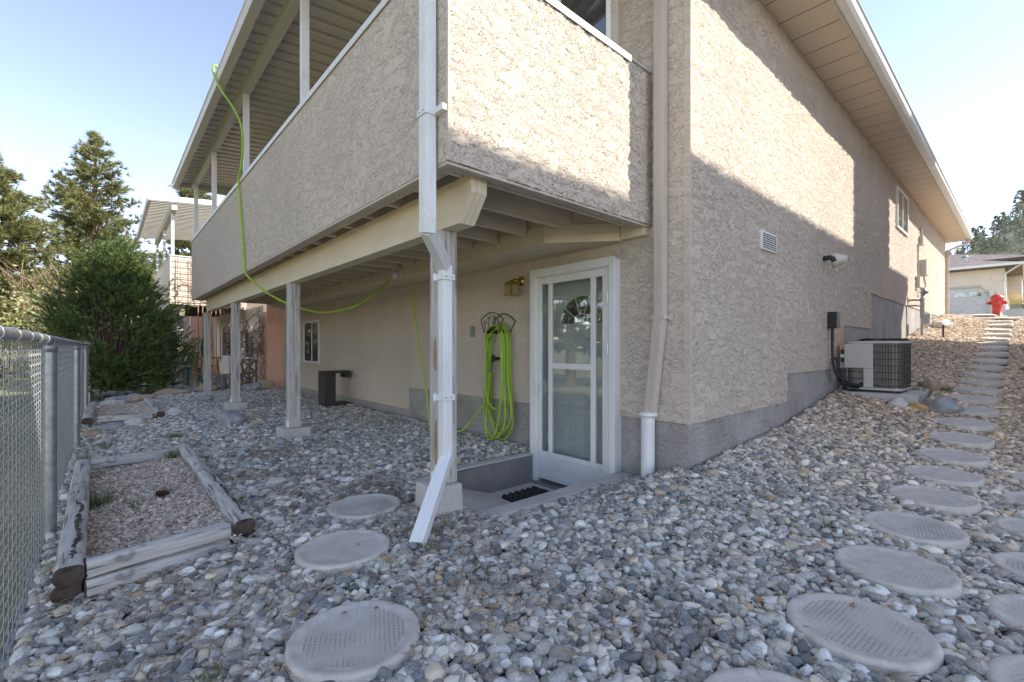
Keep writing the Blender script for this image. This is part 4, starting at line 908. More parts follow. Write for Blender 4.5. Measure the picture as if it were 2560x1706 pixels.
for i, (x, y, a, b_, c, mt, lb) in enumerate(ROCKS):
    m = MB(); z = gz(x, y); m.blob((x, y, z+c*.5), (a, b_, c*.9), i+3, 3, .45); tag(m.build('rock', rockm[mt], origin=(x, y, z)), lb, 'rock', 'loose rocks on the gravel')
# dark L-shaped stand under the deck
m = MB(); m.box(2.80, 3.00, 8.0, 8.3, gz(3, 8)-.02, -.46); m.box(2.80, 3.26, 8.0, 8.3, -.459, -.42); m.box(3.18, 3.26, 8.02, 8.28, -.54, -.46); m.box(3.0, 3.26, 8.05, 8.3, gz(3, 8), -.98)
tag(m.build('utility_stand', M['dark_brown'], bevel=.006, origin=(2.9, 8.15, -1.06)), 'dark brown box stand with overhanging top under the deck', 'stand')

# ------------------------------------------------------------ chain link fence
FX = -.25
Fe = empty('chain_link_fence', (FX, 3.9, -1.15), 'galvanised chain link fence with round posts along the left', 'fence')
def fence_mesh(y0, y1, z0, z1, x, pitch=.052, r=.0018):
    V = []; Fq = []; n = int((y1-y0)/(pitch/1.)); nz = int((z1-z0)/(pitch/2))
    ks = np.arange(nz+1); zz = z0+ks*(pitch/2); off = 0; tri = np.array([(1, 0), (-.5, .87), (-.5, -.87)])
    for i in range(n):
        yc = y0+i*pitch; yy = yc+np.where(ks % 2 == 0, -1, 1)*(pitch*.53); xx = x+np.where(ks % 2 == 0, -.003, .003)*(1 if i % 2 else -1)
        P_ = np.stack([xx, yy, zz], -1)
        vv = np.zeros((len(ks), 4, 3))
        for j, (a, b2) in enumerate(((1, 0), (0, 1), (-1, 0), (0, -1))): vv[:, j] = P_+np.array([a*r, 0, 0])+np.array([0, b2*r*.7, b2*r*.7*0+b2*r*.3])
        V.append(vv.reshape(-1, 3))
        b0 = off+np.arange(len(ks)-1)*4
        for j in range(4): Fq.append(np.stack([b0+j, b0+(j+1) % 4, b0+4+(j+1) % 4, b0+4+j], -1))
        off += len(ks)*4
    return np.concatenate(V), np.concatenate(Fq)
V, F = fence_mesh(-1.5, 13.2, -1.17, .10, FX-.024); o = npmesh('wire_mesh', V, F, M['wire'], None, True); o.parent = Fe; o.location = -Fe.location
m = MB(); m.tube([(FX, y_, .045) for y_ in np.linspace(-1.5, 13.2, 16)], .021, 14); part(m, 'top_rail', M['galv'], Fe)
for y_ in (.57, 3.93, 7.29, 10.63):
    m = MB(); m.tube([(FX, y_, gz(FX, y_)-.1), (FX, y_, .012)], .030, 16); m.lathe([(.033, -.03), (.034, .0), (.03, .015), (.02, .02)], (FX, y_, 0), 16); part(m, 'fence_post', M['galv'], Fe)
m = MB(); m.tube([(FX, 13.2, gz(FX, 13.2)-.1), (FX, 13.2, .075)], .036, 16); m.lathe([(.039, 0), (.03, .02), (.005, .03)], (FX, 13.2, .075), 16); part(m, 'end_post', M['galv'], Fe)
m = MB()
for y_ in np.arange(-1, 13.1, .38):
    m.tube([(FX+.026*math.cos(a)-.004, y_+.012*a/6, .045+.026*math.sin(a)) for a in np.linspace(0, 6.3, 14)], .0022, 5)
    m.tube([(FX-.026, y_+.0, .03), (FX-.026, y_+.06, -.06)], .002, 4)
for y_ in (3.93, 7.29, 10.63):
    for z_ in (-.18, -.5, -.85): m.tube([(FX+.034*math.cos(a), y_+.034*math.sin(a), z_+.004*a) for a in np.linspace(0, 6.3, 16)], .002, 5)
part(m, 'tie_wire', M['wire'], Fe)

# ------------------------------------------------------------ vegetation
def rand_unit(n): v = RNG.normal(size=(n, 3)); return v/np.linalg.norm(v, axis=1)[:, None]
def needles(centers, dirs, L, k, wdt, spread, mat, name, parent, droop=0.):
    """each centre gets k thin triangles fanned round dir"""
    n = len(centers); c = np.repeat(centers, k, 0); d = np.repeat(dirs, k, 0)+rand_unit(n*k)*spread; d[:, 2] -= droop
    d /= np.linalg.norm(d, axis=1)[:, None]; ln = (np.repeat(L, k) if np.ndim(L) else L)*RNG.uniform(.7, 1.15, n*k)
    s = np.cross(d, rand_unit(n*k)); s /= np.linalg.norm(s, axis=1)[:, None]+1e-9
    a = c+d*(ln*.0)[:, None]-s*wdt/2; b_ = c-d*0+s*wdt/2; e = c+d*ln[:, None]
    V = np.stack([a, b_, e], 1).reshape(-1, 3); F = np.arange(len(V)).reshape(-1, 3)
    return npmesh(name, V, F, mat, parent)
def pine_tree(loc, h, rad, label, crown0=.15, whorls=34, mat='pine', tl=.34, per=9, lean=0, name='pine_tree', group=None, dens=1.9, shape=None):
    root = empty(name, loc, label, 'tree', group)
    m = MB(); m.tube([(lean*t*t, 0, h*t*.98) for t in np.linspace(0, 1, 10)], [h*.017*(1-t)**.8+.02 for t in np.linspace(0, 1, 10)], 8)
    C_ = []; D_ = []
    for i in range(whorls):
        t = crown0+(1-crown0)*(i+.5)/whorls; z = h*t; u = (t-crown0)/(1-crown0)
        rr = rad*(shape(u) if shape else (math.sin(math.pi*min(1, .12+u*.88)**.75)**.8*.35+(1-u)*.75))
        nb = max(4, int(per*(1-.45*u)))
        for j in range(nb):
            a = random.uniform(0, 6.28); L_ = rr*random.uniform(.55, 1.12); up = .35*u+.12+random.uniform(-.12, .2)
            pts = []
            for q in np.linspace(0, 1, 6): pts.append(Vector((lean*t*t+math.cos(a)*L_*q, math.sin(a)*L_*q, z+L_*(up*q-.22*q*q*(1-u)+.10*q**3))))
            m.tube(pts, [max(.008, .022*L_*(1-.8*q)) for q in np.linspace(0, 1, 6)], 4, False)
            nt_ = max(4, int(L_*8*dens))
            for _ in range(nt_):
                q = random.uniform(.25, 1.03)**.8; k = min(4, int(q*5)); f = min(1.05, q*5-k); p_ = pts[k].lerp(pts[k+1], f)
                off = Vector((random.gauss(0, 1), random.gauss(0, 1), random.gauss(0, .5)))*.16*(L_**.5)*(1.1-q*.4); p_ = p_+off
                dd = Vector((math.cos(a), math.sin(a), .55))+off*1.5; C_.append(p_); D_.append(dd.normalized())
    t_ = m.build('trunk', M['bark'], fix=False); t_.parent = root
    C_ = np.array([tuple(c) for c in C_]); D_ = np.array([tuple(c) for c in D_])
    cr = needles(C_, D_, tl, 15, tl*.13, .75, M[mat], 'crown', root)
    return root
def cpos(u, v, t):  # helper used once for world placement of background trees (m)
    d = (u-1280)/1145; return ((.6638+.7479*d)*t, (.7479-.6638*d)*t, (868-v)/1145*t)
def base(u, t):
    x, y, _ = cpos(u, 868, t); return x, y
x, y = base(238, 27); pine_tree((x, y, -1.6), 14.2, 3.5, 'tall full ponderosa pine rising behind the dark bush', .12, 42, per=11, dens=1.3)
x, y = base(-45, 20); pine_tree((x, y, -1.6), 10.6, 3.2, 'pine cut by the left edge of the photo above the fence', .2, 30, per=9)
x, y = base(480, 42); pine_tree((x, y, -1.5), 18.6, 4.0, 'pine top showing between the two deck roofs', .2, 34, per=9, tl=.4)
for i, (x, y, h) in enumerate(((-5.5, 10.5, 10), (-8.5, 14.5, 12), (-9.5, 9.0, 11), (-5.0, 15.5, 9), (-11, 5.0, 11))):
    pine_tree((x, y, gz(x, y)), h, 2.6, 'pine outside the left of the photo seen only in the door glass, '+ordn[i], .1, 20, per=8, group='pines west of the fence', dens=1.2)
# mugo bush
def mugo(cx_, cy_, z0, h, r, label):
    root = empty('mugo_pine_bush', (cx_, cy_, z0), label, 'bush')
    m = MB(); Cs = []; Ds = []
    n = 118
    for i in range(n):
        a = random.uniform(0, 6.28); el = random.uniform(.04, 1.0)
        prof = math.sin(math.pi*min(.995, el*.72+.28))**.85
        lob = 1+.16*math.sin(a*3+el*5)+.10*math.sin(a*7+2)
        hr = r*1.06*prof*lob*random.uniform(.80, 1.05)
        tip = Vector((math.cos(a)*hr, math.sin(a)*hr, h*el*(1+.07*math.sin(a*2+1))*random.uniform(.93, 1.03)))
        st = Vector((0, 0, .15)); pts = []
        for q in np.linspace(0, 1, 7): pts.append(Vector((tip.x*q**.8, tip.y*q**.8, st.z+(tip.z-st.z)*q**1.25)))
        m.tube(pts, [.030*(1-.75*q) for q in np.linspace(0, 1, 7)], 5, False)
        ro = Vector((tip.x, tip.y, 0)); ro = ro.normalized() if ro.length > .01 else Vector((0, 0, 0))
        for k in range(54):
            off = Vector((random.gauss(0, 1), random.gauss(0, 1), random.gauss(0, 1)))*.125*random.choice((1, 1, 1.5)); p_ = tip*random.uniform(.86, 1.0)+off
            if p_.z < .03: continue
            dd = (ro*.55+Vector((0, 0, .75))+off*3.2).normalized(); Cs.append(p_); Ds.append(dd)
    t_ = m.build('branches', M['bark'], fix=False); t_.parent = root
    Cs = np.array([tuple(c) for c in Cs]); Ds = np.array([tuple(c) for c in Ds])
    # bottlebrush shoots: several needle whorls along a short shoot
    parts_ = []
    for s_ in np.linspace(0, .14, 5): parts_.append((Cs+Ds*s_, Ds))
    P_ = np.concatenate([p[0] for p in parts_]); Q_ = np.concatenate([p[1] for p in parts_])
    needles(P_, Q_, .075, 7, .014, .8, M['mugo'], 'crown', root)
x, y = base(284, 10.6); mugo(x, y, gz(x, y), 3.45, 1.04, 'large dark green mugo pine bush at the end of the fence')
# leafy shrubs beyond the fence
def leafy(cx_, cy_, z0, rx_, ry_, rz_, n, leaf, label, mat='ylw', name='leafy_shrub', cat='shrub', group=None, trunk=True):
    root = empty(name, (cx_, cy_, z0), label, cat, group)
    m = MB(); Cs = []
    k = max(8, n//180)
    for i in range(k):
        a = random.uniform(0, 6.28); rr = random.uniform(.3, 1)**.5; zz = random.uniform(.25, 1)
        tip = Vector((math.cos(a)*rx_*rr*math.sqrt(max(.05, 1-(zz-.45)**2*2)), math.sin(a)*ry_*rr*math.sqrt(max(.05, 1-(zz-.45)**2*2)), rz_*zz))
        m.tube([(0, 0, 0), tip*.45+Vector((0, 0, rz_*.12)), tip], [.05, .025, .006], 4, False)
        c0 = tip
        for _ in range(n//k): 
            o_ = Vector((random.gauss(0, 1), random.gauss(0, 1), random.gauss(0, 1)))*min(rx_, rz_)*.22; Cs.append(c0+o_)
    t_ = m.build('branches', M['twig'], fix=False); t_.parent = root
    Cs = np.array([tuple(c) for c in Cs]); nn = len(Cs); a = rand_unit(nn); b_ = np.cross(a, rand_unit(nn)); b_ /= np.linalg.norm(b_, axis=1)[:, None]
    V = np.stack([Cs-a*leaf, Cs+b_*leaf*.5, Cs+a*leaf, Cs-b_*leaf*.5], 1).reshape(-1, 3); npmesh('foliage', V, np.arange(len(V)).reshape(-1, 4), M[mat], root)
for (u, t, r_, h_, n, lb) in ((20, 17, 3.2, 2.9, 4200, 'pale yellow green shrub behind the fence, leftmost'), (110, 22, 3.4, 3.3, 4600, 'pale yellow green shrub behind the fence, between the left shrub and the pine'), (190, 16, 1.6, 1.9, 2200, 'low yellow green shrub just left of the dark bush')):
    x, y = base(u, t); leafy(x, y, gz(x, y), r_, r_, h_, n, .075, lb, group='spring shrubs beyond the fence')
# bare reddish shrub
def bare(cx_, cy_, z0, h, n, r, label, name='bare_shrub', rad=.012, mat='twig'):
    m = MB()
    for i in range(n):
        a = random.uniform(0, 6.28); sp = random.uniform(.2, 1)*r; p0 = Vector((cx_+random.gauss(0, .1), cy_+random.gauss(0, .1), z0)); p = p0; pts = [p]; d = Vector((math.cos(a)*sp/h, math.sin(a)*sp/h, 1))
        for k in range(6):
            d = (d+Vector((random.gauss(0, .25), random.gauss(0, .25), random.gauss(0, .1)))).normalized(); p = p+d*h/6; pts.append(p)
            if k > 1:
                d2 = (d+Vector((random.gauss(0, .7), random.gauss(0, .7), .1))).normalized(); m.tube([p, p+d2*h*.12, p+d2*h*.2+Vector((0, 0, .05))], [rad*.5, rad*.35, rad*.2], 4, False)
        m.tube(pts, [rad*(1-.13*k) for k in range(len(pts))], 4, False)
    tag(m.build(name, M[mat], origin=(cx_, cy_, z0), fix=False), label, 'shrub')
x, y = base(165, 19); bare(x, y, gz(x, y), 4.4, 70, 2.4, 'bare reddish twiggy shrub between the pines', rad=.03)
# grass tufts
def tuft(x, y, r, h, n, label, mat='grassm'):
    c = np.zeros((n, 3)); c[:, 0] = RNG.normal(0, r*.5, n); c[:, 1] = RNG.normal(0, r*.5, n)
    d = np.stack([c[:, 0]/r*.5+RNG.normal(0, .25, n), c[:, 1]/r*.5+RNG.normal(0, .25, n), np.ones(n)], -1); d /= np.linalg.norm(d, axis=1)[:, None]
    o = needles(c, d, h, 1, .0045, .15, M[mat], 'grass_tuft', None); o.location = (x, y, gz(x, y)+.03); tag(o, label, 'grass', 'small grass tufts in the gravel')
for (x, y, r, h, n, lb) in ((-.04, 4.3, .10, .14, 260, 'green grass tuft against the split left timber of the near bed'), (.48, 5.35, .05, .12, 120, 'green grass tuft at the back right corner of the near bed'), (.16, 4.0, .07, .09, 60, 'sparse grass in the middle of the near bed'), (.60, 6.6, .09, .07, 160, 'yellowish grass tuft on the gravel between the two beds'), (-.02, 6.9, .1, .07, 120, 'thin grass near the fence between the two beds'), (-.15, 5.9, .06, .16, 120, 'dry grass at the foot of the fence behind the near bed'), (.2, 9.3, .12, .1, 160, 'dry yellow grass in the far bed'),
                         (8.25, .72, .06, .08, 100, 'green weed by the air conditioner pad corner'), (11.0, .05, .05, .06, 80, 'small green weed beside the climbing path'), (8.9, 1.3, .08, .08, 140, 'dark weed in the gravel before the gas meter')):
    tuft(x, y, r, h, n, lb)
# dry pine needles over the gravel: one scatter
def litter():
    n = 9000; X = RNG.uniform(-.2, 3.2, n); Y = RNG.uniform(-.3, 6.5, n)
    cl = RNG.normal(0, 1, (n, 2)); k = n*2//3; cx_ = RNG.uniform(-.2, 1.6, 60); cy_ = RNG.uniform(.5, 5, 60); idx = RNG.integers(0, 60, k); X[:k] = cx_[idx]+cl[:k, 0]*.14; Y[:k] = cy_[idx]+cl[:k, 1]*.14
    ok = (X > -.22) & ~((X > 1.9) & (Y > 2.1)) & (X < 3.2)
    for (sx_, sy_) in STONES: ok &= (X-sx_)**2+(Y-sy_)**2 > .2**2
    X, Y = X[ok], Y[ok]; n = len(X)
    a = RNG.uniform(0, 6.28, n); L_ = RNG.uniform(.05, .11, n); Z = g(X, Y)+.036+RNG.uniform(0, .008, n); dx = np.cos(a)*L_/2; dy = np.sin(a)*L_/2; px = -np.sin(a)*.0014; py = np.cos(a)*.0014
    t = RNG.normal(0, .006, n)
    V = np.stack([np.stack([X-dx, Y-dy, Z-t], -1), np.stack([X+px, Y+py, Z+.004], -1), np.stack([X+dx, Y+dy, Z+t], -1), np.stack([X-px, Y-py, Z+.002], -1)], 1).reshape(-1, 3)
    tag(npmesh('pine_needle_litter', V, np.arange(len(V)).reshape(-1, 4), M['straw']), 'dry tan pine needles strewn over the gravel', 'pine needles', kind='stuff')
litter()
def leaves():
    n = 150; X = RNG.uniform(-.15, 3.1, n); Y = RNG.uniform(-.2, 6.5, n); ok = (X > -.2) & ~((X > 1.65) & (Y > 2.15)); X, Y = X[ok], Y[ok]; n = len(X)
    c = np.stack([X, Y, g(X, Y)+.04], -1); a = RNG.uniform(0, 6.28, n); L_ = RNG.uniform(.012, .024, n)
    d = np.stack([np.cos(a)*L_, np.sin(a)*L_, RNG.normal(0, .006, n)], -1); e = np.stack([-np.sin(a)*L_*.5, np.cos(a)*L_*.5, RNG.normal(0, .006, n)], -1)
    V = np.stack([c-d, c+e, c+d, c-e], 1).reshape(-1, 3)
    tag(npmesh('dry_leaves', V, np.arange(len(V)).reshape(-1, 4), leafmat('dead_leaf', (.16, .07, .03), (.32, .15, .06), (.45, .27, .12), .05)), 'small dry brown leaves and scales scattered on the gravel', 'leaves', kind='stuff')
leaves()
for (x, y, lb) in ((1.0, 2.0, 'thin green sprouts between the left stones'), (1.22, 2.03, 'thin grass growing at the mouth of the white downspout'), (.25, 1.75, 'small weed sprouts in the gravel at bottom left'), (3.0, .75, 'single weed sprout beside the second stone of the path')):
    tuft(x, y, .035, .055, 26, lb)
# hedge at right
leafy(47.5, -1.9, 1.8, 1.2, 2.0, 2.9, 5000, .12, 'bright green clipped hedge at the right edge beyond the hydrant', 'hedge', 'hedge', 'hedge')

# ------------------------------------------------------------ hills
def hill(name, cx_, cy_, rx_, ry_, hgt, ang, mat, z0=-3, seed=0, prof=1.):
    from mathutils import noise
    n = 70; V = []; 
    for j in range(n+1):
        for i in range(n+1):
            a = (i/n*2-1); b_ = (j/n*2-1); r2 = a*a+b_*b_; hh = max(0, 1-r2)**prof
            x_ = a*rx_; y_ = b_*ry_; hh2 = hgt*hh*(1+.25*noise.noise(Vector((x_*.012+seed, y_*.012, 0))))+hgt*.05*noise.noise(Vector((x_*.05, y_*.05, seed)))*hh
            V.append((cx_+x_*math.cos(ang)-y_*math.sin(ang), cy_+x_*math.sin(ang)+y_*math.cos(ang), z0+hh2))
    F = [(j*(n+1)+i, j*(n+1)+i+1, (j+1)*(n+1)+i+1, (j+1)*(n+1)+i) for j in range(n) for i in range(n)]
    o = npmesh(name, np.array(V), np.array(F), mat, smooth=True); tag(o, kind='structure'); return np.array(V)
b = NB('dry_hillside', .95); p = b.pos(False); f = b.noise(p, .05, 6); b.col(b.ramp(f, [(.35, (.16, .16, .07)), (.5, (.33, .29, .17)), (.65, (.44, .38, .25))])); M['hill'] = b.m
HV = hill('hill', 340, -100, 170, 165, 100, R(10), M['hill'], z0=-4, seed=2, prof=.8)
x, y = base(60, 190); HL = hill('hill_left', x-30, y+20, 110, 150, 26, R(20), M['hill'], z0=-4, seed=5)
HL2 = hill('hill_behind_houses', 60, 330, 260, 90, 34, 0, M['hill'], z0=-5, seed=8)
def far_trees(Vh, n, hmin, hmax, name, label, test):
    idx = RNG.permutation(len(Vh)); Vt = []; Ft = []; off = 0; c = 0; out = []
    for q in range(n*6):
        p_ = Vh[RNG.integers(0, len(Vh))]+np.array([RNG.uniform(-2.5, 2.5), RNG.uniform(-2.5, 2.5), 0])
        if not test(p_): continue
        out.append(p_); c += 1
        if c >= n: break
    for p_ in out:
        h = RNG.uniform(hmin, hmax); r_ = h*RNG.uniform(.16, .26); k = 60
        t = RNG.uniform(.1, 1, k); a = RNG.uniform(0, 6.28, k); rr = r_*(1-t)**.7*RNG.uniform(.3, 1.1, k)+.1
        c_ = np.stack([np.cos(a)*rr, np.sin(a)*rr, t*h], -1)+p_; s = h*.06
        d1 = rand_unit(k)*s; d2 = np.cross(d1, rand_unit(k)); v = np.stack([c_-d1, c_+d2, c_+d1, c_-d2], 1).reshape(-1, 3)
        Vt.append(v)
    V = np.concatenate(Vt); tag(npmesh(name, V, np.arange(len(V)).reshape(-1, 4), M['fartree']), label, 'wood', kind='stuff'); return out
far_trees(HV, 1300, 3, 6.5, 'hillside_wood', 'pine wood covering the steep hillside at the far right', lambda p_: p_[2] > 8 and p_[0] < 330 and abs(p_[1]-p_[0]*.02) < 80 and math.sin(p_[0]*.11+p_[1]*.07)+math.sin(p_[1]*.13) > -1.0)
far_trees(HL, 260, 4, 8, 'ridge_wood', 'distant dark trees along the low left ridge', lambda p_: p_[2] > 12)

# ------------------------------------------------------------ neighbouring house on the left (beyond)
N2 = empty('neighbour_house', (3.1, 12.8, -1.0), 'neighbouring house with a white slatted deck cover and sunlit trellis parapet', 'house')
m = MB(); m.box(3.06, 4.4, 12.80, 12.84, -1.3, 1.6); m.box(3.06, 3.10, 12.84, 13.5, -1.3, .9); part(m, 'peach_wall', M['stucco_peach'], N2)
m = MB(); m.box(3.42, 3.48, 12.74, 12.80, -1.1, 1.6); part(m, 'downspout', M['tanmetal'], N2)
m = MB(); m.box(3.10, 3.14, 13.5, 15.6, -1.3, 1.1); m.box(3.10, 3.14, 15.6, 20.5, -1.3, 4.2); m.box(3.14, 12, 20.4, 20.5, -1.3, 4.2); part(m, 'wall', M['stucco_cream'], N2)
fwin(N2, Vector((3.10, 14.2, 0)), Vector((0, 1, 0)), Vector((-1, 0, 0)), 0, 1.2, -.35, .65, .06, .03, [.6]); fwin(N2, Vector((3.10, 17.3, 0)), Vector((0, 1, 0)), Vector((-1, 0, 0)), 0, 1.5, -.35, .75, .06, .03, [.7])
m = MB(); m.box(1.285, 1.40, 15.2, 20.4, 1.15, 2.44); m.box(1.40, 3.09, 15.2, 15.32, 1.15, 2.44); pn = part(m, 'deck_parapet', M['stucco_cream'], N2)
m = MB(); m.box(1.27, 1.42, 15.18, 20.4, 2.441, 2.47); m.box(1.42, 3.09, 15.18, 15.34, 2.441, 2.47); part(m, 'parapet_cap', M['capmetal'], pn)
m = MB(); m.box(1.42, 3.09, 15.34, 20.4, 1.32, 1.37)
part(m, 'deck_floor', M['deckboard'], N2)
for k in range(13):
    m = MB(); m.box(1.42, 3.08, 15.45+k*.4, 15.49+k*.4, 1.12, 1.318); part(m, 'deck_joist', M['deckboard'], N2)
m = MB(); m.box(1.50, 1.62, 15.3, 20.4, .85, 1.118); part(m, 'deck_beam', M['cream'], N2)
for yy in (15.75, 19.2):
    m = MB(); m.box(1.49, 1.63, yy, yy+.14, -1.2, .849); part(m, 'deck_post', M['post_wood'], N2, .004)
for yy in (15.3, 17.6, 20.1):
    m = MB(); m.box(1.32, 1.39, yy, yy+.07, 2.47, 3.62); part(m, 'cover_post', M['white'], N2, .003)
m = MB(); m.box(1.30, 1.42, 14.95, 20.6, 3.62, 3.78); part(m, 'cover_beam', M['cover_white'], N2)
m = MB()
yy = 14.93
while yy < 20.5: m.add([(.88, yy, 3.80), (3.2, yy, 4.02), (3.2, yy+.15, 4.02), (.88, yy+.15, 3.80), (.88, yy, 3.815), (3.2, yy, 4.035), (3.2, yy+.15, 4.035), (.88, yy+.15, 3.815)], [(0, 3, 2, 1), (4, 5, 6, 7), (0, 1, 5, 4), (1, 2, 6, 5), (2, 3, 7, 6), (3, 0, 4, 7)]); yy += .19
part(m, 'cover_slats', M['cover_white'], N2)
m = MB(); m.prism_axis([(.80, 3.76), (3.3, 4.0), (3.3, 4.14), (.80, 3.90)], 1, 14.88, 14.925); m.box(.80, .88, 14.925, 20.5, 3.74, 3.90); part(m, 'cover_fascia', M['white'], N2, .004)
m = MB()
v = [(3.5, 17.2, 4.15), (12, 17.2, 4.15), (12, 18.5, 4.7), (6, 18.5, 4.7), (12, 20.8, 4.15), (3.5, 20.8, 4.15)]; v += [(a, b_, c-.1) for a, b_, c in v]
m.add(v, [(0, 1, 2, 3), (3, 2, 4, 5), (0, 3, 5), (6, 9, 8, 7), (9, 11, 10, 8), (6, 11, 9), (0, 6, 7, 1), (5, 4, 10, 11), (0, 5, 11, 6), (1, 7, 8, 10, 4, 2)]); part(m, 'roof', M['shingle'], N2)
Tr = MB()
for k in range(6): Tr.tube([(1.45+k*.28, 15.15, 1.2), (1.45+k*.28, 15.15, 2.40)], .008, 4)
for k in range(8): Tr.tube([(1.36, 15.155, 1.25+k*.155), (3.0, 15.155, 1.25+k*.155)], .008, 4)
tag(Tr.build('trellis', M['twig'], origin=(2.2, 15.15, 1.2)), 'thin wire trellis grid on the sunlit neighbouring parapet', 'trellis')
def vine(x0, x1, y0, y1, z0, z1, n, label, r=.012, rise=1.2):
    m = MB()
    for i in range(n):
        p = Vector((random.uniform(x0, x1), random.uniform(y0, y1), random.uniform(z0, z0+(z1-z0)*.5))); d = Vector((random.gauss(0, 1), random.gauss(0, .15), random.gauss(0, 1))).normalized(); pts = [p]
        for k in range(10):
            d = (d+Vector((random.gauss(0, .5), random.gauss(0, .1), random.gauss(.12, .5)))).normalized(); p = p+d*.11*rise; p.y = min(max(p.y, y0), y1); p.x = min(max(p.x, x0), x1); p.z = min(max(p.z, z0), z1); pts.append(p)
        m.tube(pts, [r*(1-.08*k) for k in range(len(pts))], 4, False)
    tag(m.build('vine', M['twig'], origin=(x0, y0, z0), fix=False), label, 'vine')
vine(1.5, 3.0, 15.02, 15.14, 1.1, 2.5, 34, 'leafless brown vine climbing the neighbouring parapet')
vine(2.2, 3.02, 12.9, 13.5, -.2, 1.0, 60, 'tangled dry vine hanging by the peach wall under the neighbouring deck', .014)
vine(2.3, 3.02, 12.8, 13.2, -1.05, .1, 26, 'dry vine stems rising over the breeze blocks', .016)
m = MB(); m.box(1.3, 3.09, 13.6, 20.4, -1.15, -1.035); tag(m.build('patio', M['slab']), kind='structure')
# breeze blocks
def breeze(x, y, z, label):
    m = MB(); s = .36; d_ = .10; t = .035
    m.box(x, x+s, y, y+d_, z, z+t); m.box(x, x+s, y, y+d_, z+s-t, z+s); m.box(x, x+t, y, y+d_, z+t, z+s-t); m.box(x+s-t, x+s, y, y+d_, z+t, z+s-t)
    m.bar((x+t, y+d_/2, z+t), (x+s-t, y+d_/2, z+s-t), .03, d_-.004, (0, 1, 0)); m.bar((x+t, y+d_/2, z+s-t), (x+s-t, y+d_/2, z+t), .03, d_-.008, (0, 1, 0)); m.bar((x+s/2, y+d_/2, z+t), (x+s/2, y+d_/2, z+s-t), .025, d_-.012, (0, 1, 0))
    tag(m.build('breeze_block', M['dconc'], origin=(x, y, z)), label, 'breeze block', 'patterned breeze blocks by the neighbouring patio')
zz_ = -1.05
breeze(1.92, 13.55, zz_, 'patterned concrete breeze block alone at the left'); breeze(2.66, 13.6, zz_, 'patterned breeze block at the bottom right under another one'); breeze(2.66, 13.6, zz_+.365, 'patterned breeze block stacked on top at the right'); breeze(2.28, 13.6, zz_, 'patterned breeze block behind the third deck post')
# trestle, chair, green hose, board, bin
m = MB(); 
for dx in (0, .5):
    for sg in (-1, 1): m.bar((1.75+dx, 14.5, -.30), (1.75+dx+sg*.10, 14.5+sg*.22, -1.04), .05, .03)
m.bar((1.68, 14.5, -.29), (2.35, 14.5, -.29), .06, .06); m.bar((1.7, 14.35, -.7), (2.3, 14.35, -.7), .04, .03)
tag(m.build('sawhorse', M['rawwood'], origin=(2, 14.5, -1.04)), 'wooden sawhorse standing on the neighbouring patio', 'sawhorse')
Tl = MB()
for k in range(6):
    xk = 1.85+k*.10; Tl.tube([(xk, 14.72, 1.1), (xk+.01, 14.70, -.2-.1*(k % 3))], .013, 6)
tag(Tl.build('garden_tools', M['rawwood'], origin=(2.1, 14.7, 1.1)), 'row of long yellow handled tools hanging from the neighbouring deck', 'tools')
m = MB()
for k in range(5): m.tube([(1.98+.09*math.cos(a)+k*.012, 14.55+k*.015, -.02+(.28+.02*k)*math.sin(a)) for a in np.linspace(0, 6.283, 20)], .013, 6)
tag(m.build('green_hose_coil', M['green'], origin=(1.98, 14.55, 0)), 'dark green hose coil hanging among the tools', 'hose')
def chair(x, y, z, label):
    r0 = empty('patio_chair', (x, y, z), label, 'chair')
    m = MB(); m.box(x-.22, x+.22, y-.22, y+.22, z+.40, z+.43); part(m, 'seat', M['green'], r0, .01)
    m = MB(); 
    for k in range(5): m.bar((x-.18+k*.09, y+.22, z+.42), (x-.2+k*.1, y+.30, z+.85), .05, .015)
    m.bar((x-.24, y+.3, z+.85), (x+.24, y+.3, z+.85), .03, .06); part(m, 'backrest', M['green'], r0)
    for sx_ in (-1, 1):
        for sy_ in (-1, 1):
            m = MB(); m.bar((x+sx_*.2, y+sy_*.2, z+.4), (x+sx_*.24, y+sy_*.25, z), .04, .04); part(m, 'leg', M['green'], r0)
    for sx_ in (-1, 1):
        m = MB(); m.tube([(x+sx_*.24, y+.28, z+.66), (x+sx_*.25, y-.1, z+.65), (x+sx_*.24, y-.22, z+.58), (x+sx_*.22, y-.22, z+.42)], .018, 6); part(m, 'armrest', M['green'], r0)
chair(1.85, 16.1, -1.035, 'dark green plastic chair behind the farthest deck post')
T_ = empty('side_table', (1.55, 15.0, -1.035), 'small white table beside the dark green chair', 'table')
m = MB(); m.box(1.3, 1.7, 14.9, 15.2, -.52, -.49); part(m, 'table_top', M['white'], T_)
for sx_ in (1.33, 1.67):
    for sy_ in (14.93, 15.17):
        m = MB(); m.box(sx_-.015, sx_+.015, sy_-.015, sy_+.015, -1.035, -.52); part(m, 'leg', M['green'], T_)
m = MB(); m.bar((1.22, 16.6, -1.0), (1.75, 16.9, .05), .28, .03, (0, 1, 0)); tag(m.build('leaning_board', simple('dark_red_board', (.07, .03, .03), .6), origin=(1.2, 16.6, -1.0)), 'dark red board leaning across the neighbouring patio', 'board')
m = MB(); m.box(1.5, 2.1, 17.4, 18.0, -1.03, -.45); m.blob((1.8, 17.7, -.42), (.3, .28, .12), 4); tag(m.build('storage_bin', M['skyblue'], bevel=.02, origin=(1.8, 17.7, -1.03)), 'grey blue storage bin at the back of the patio', 'bin')
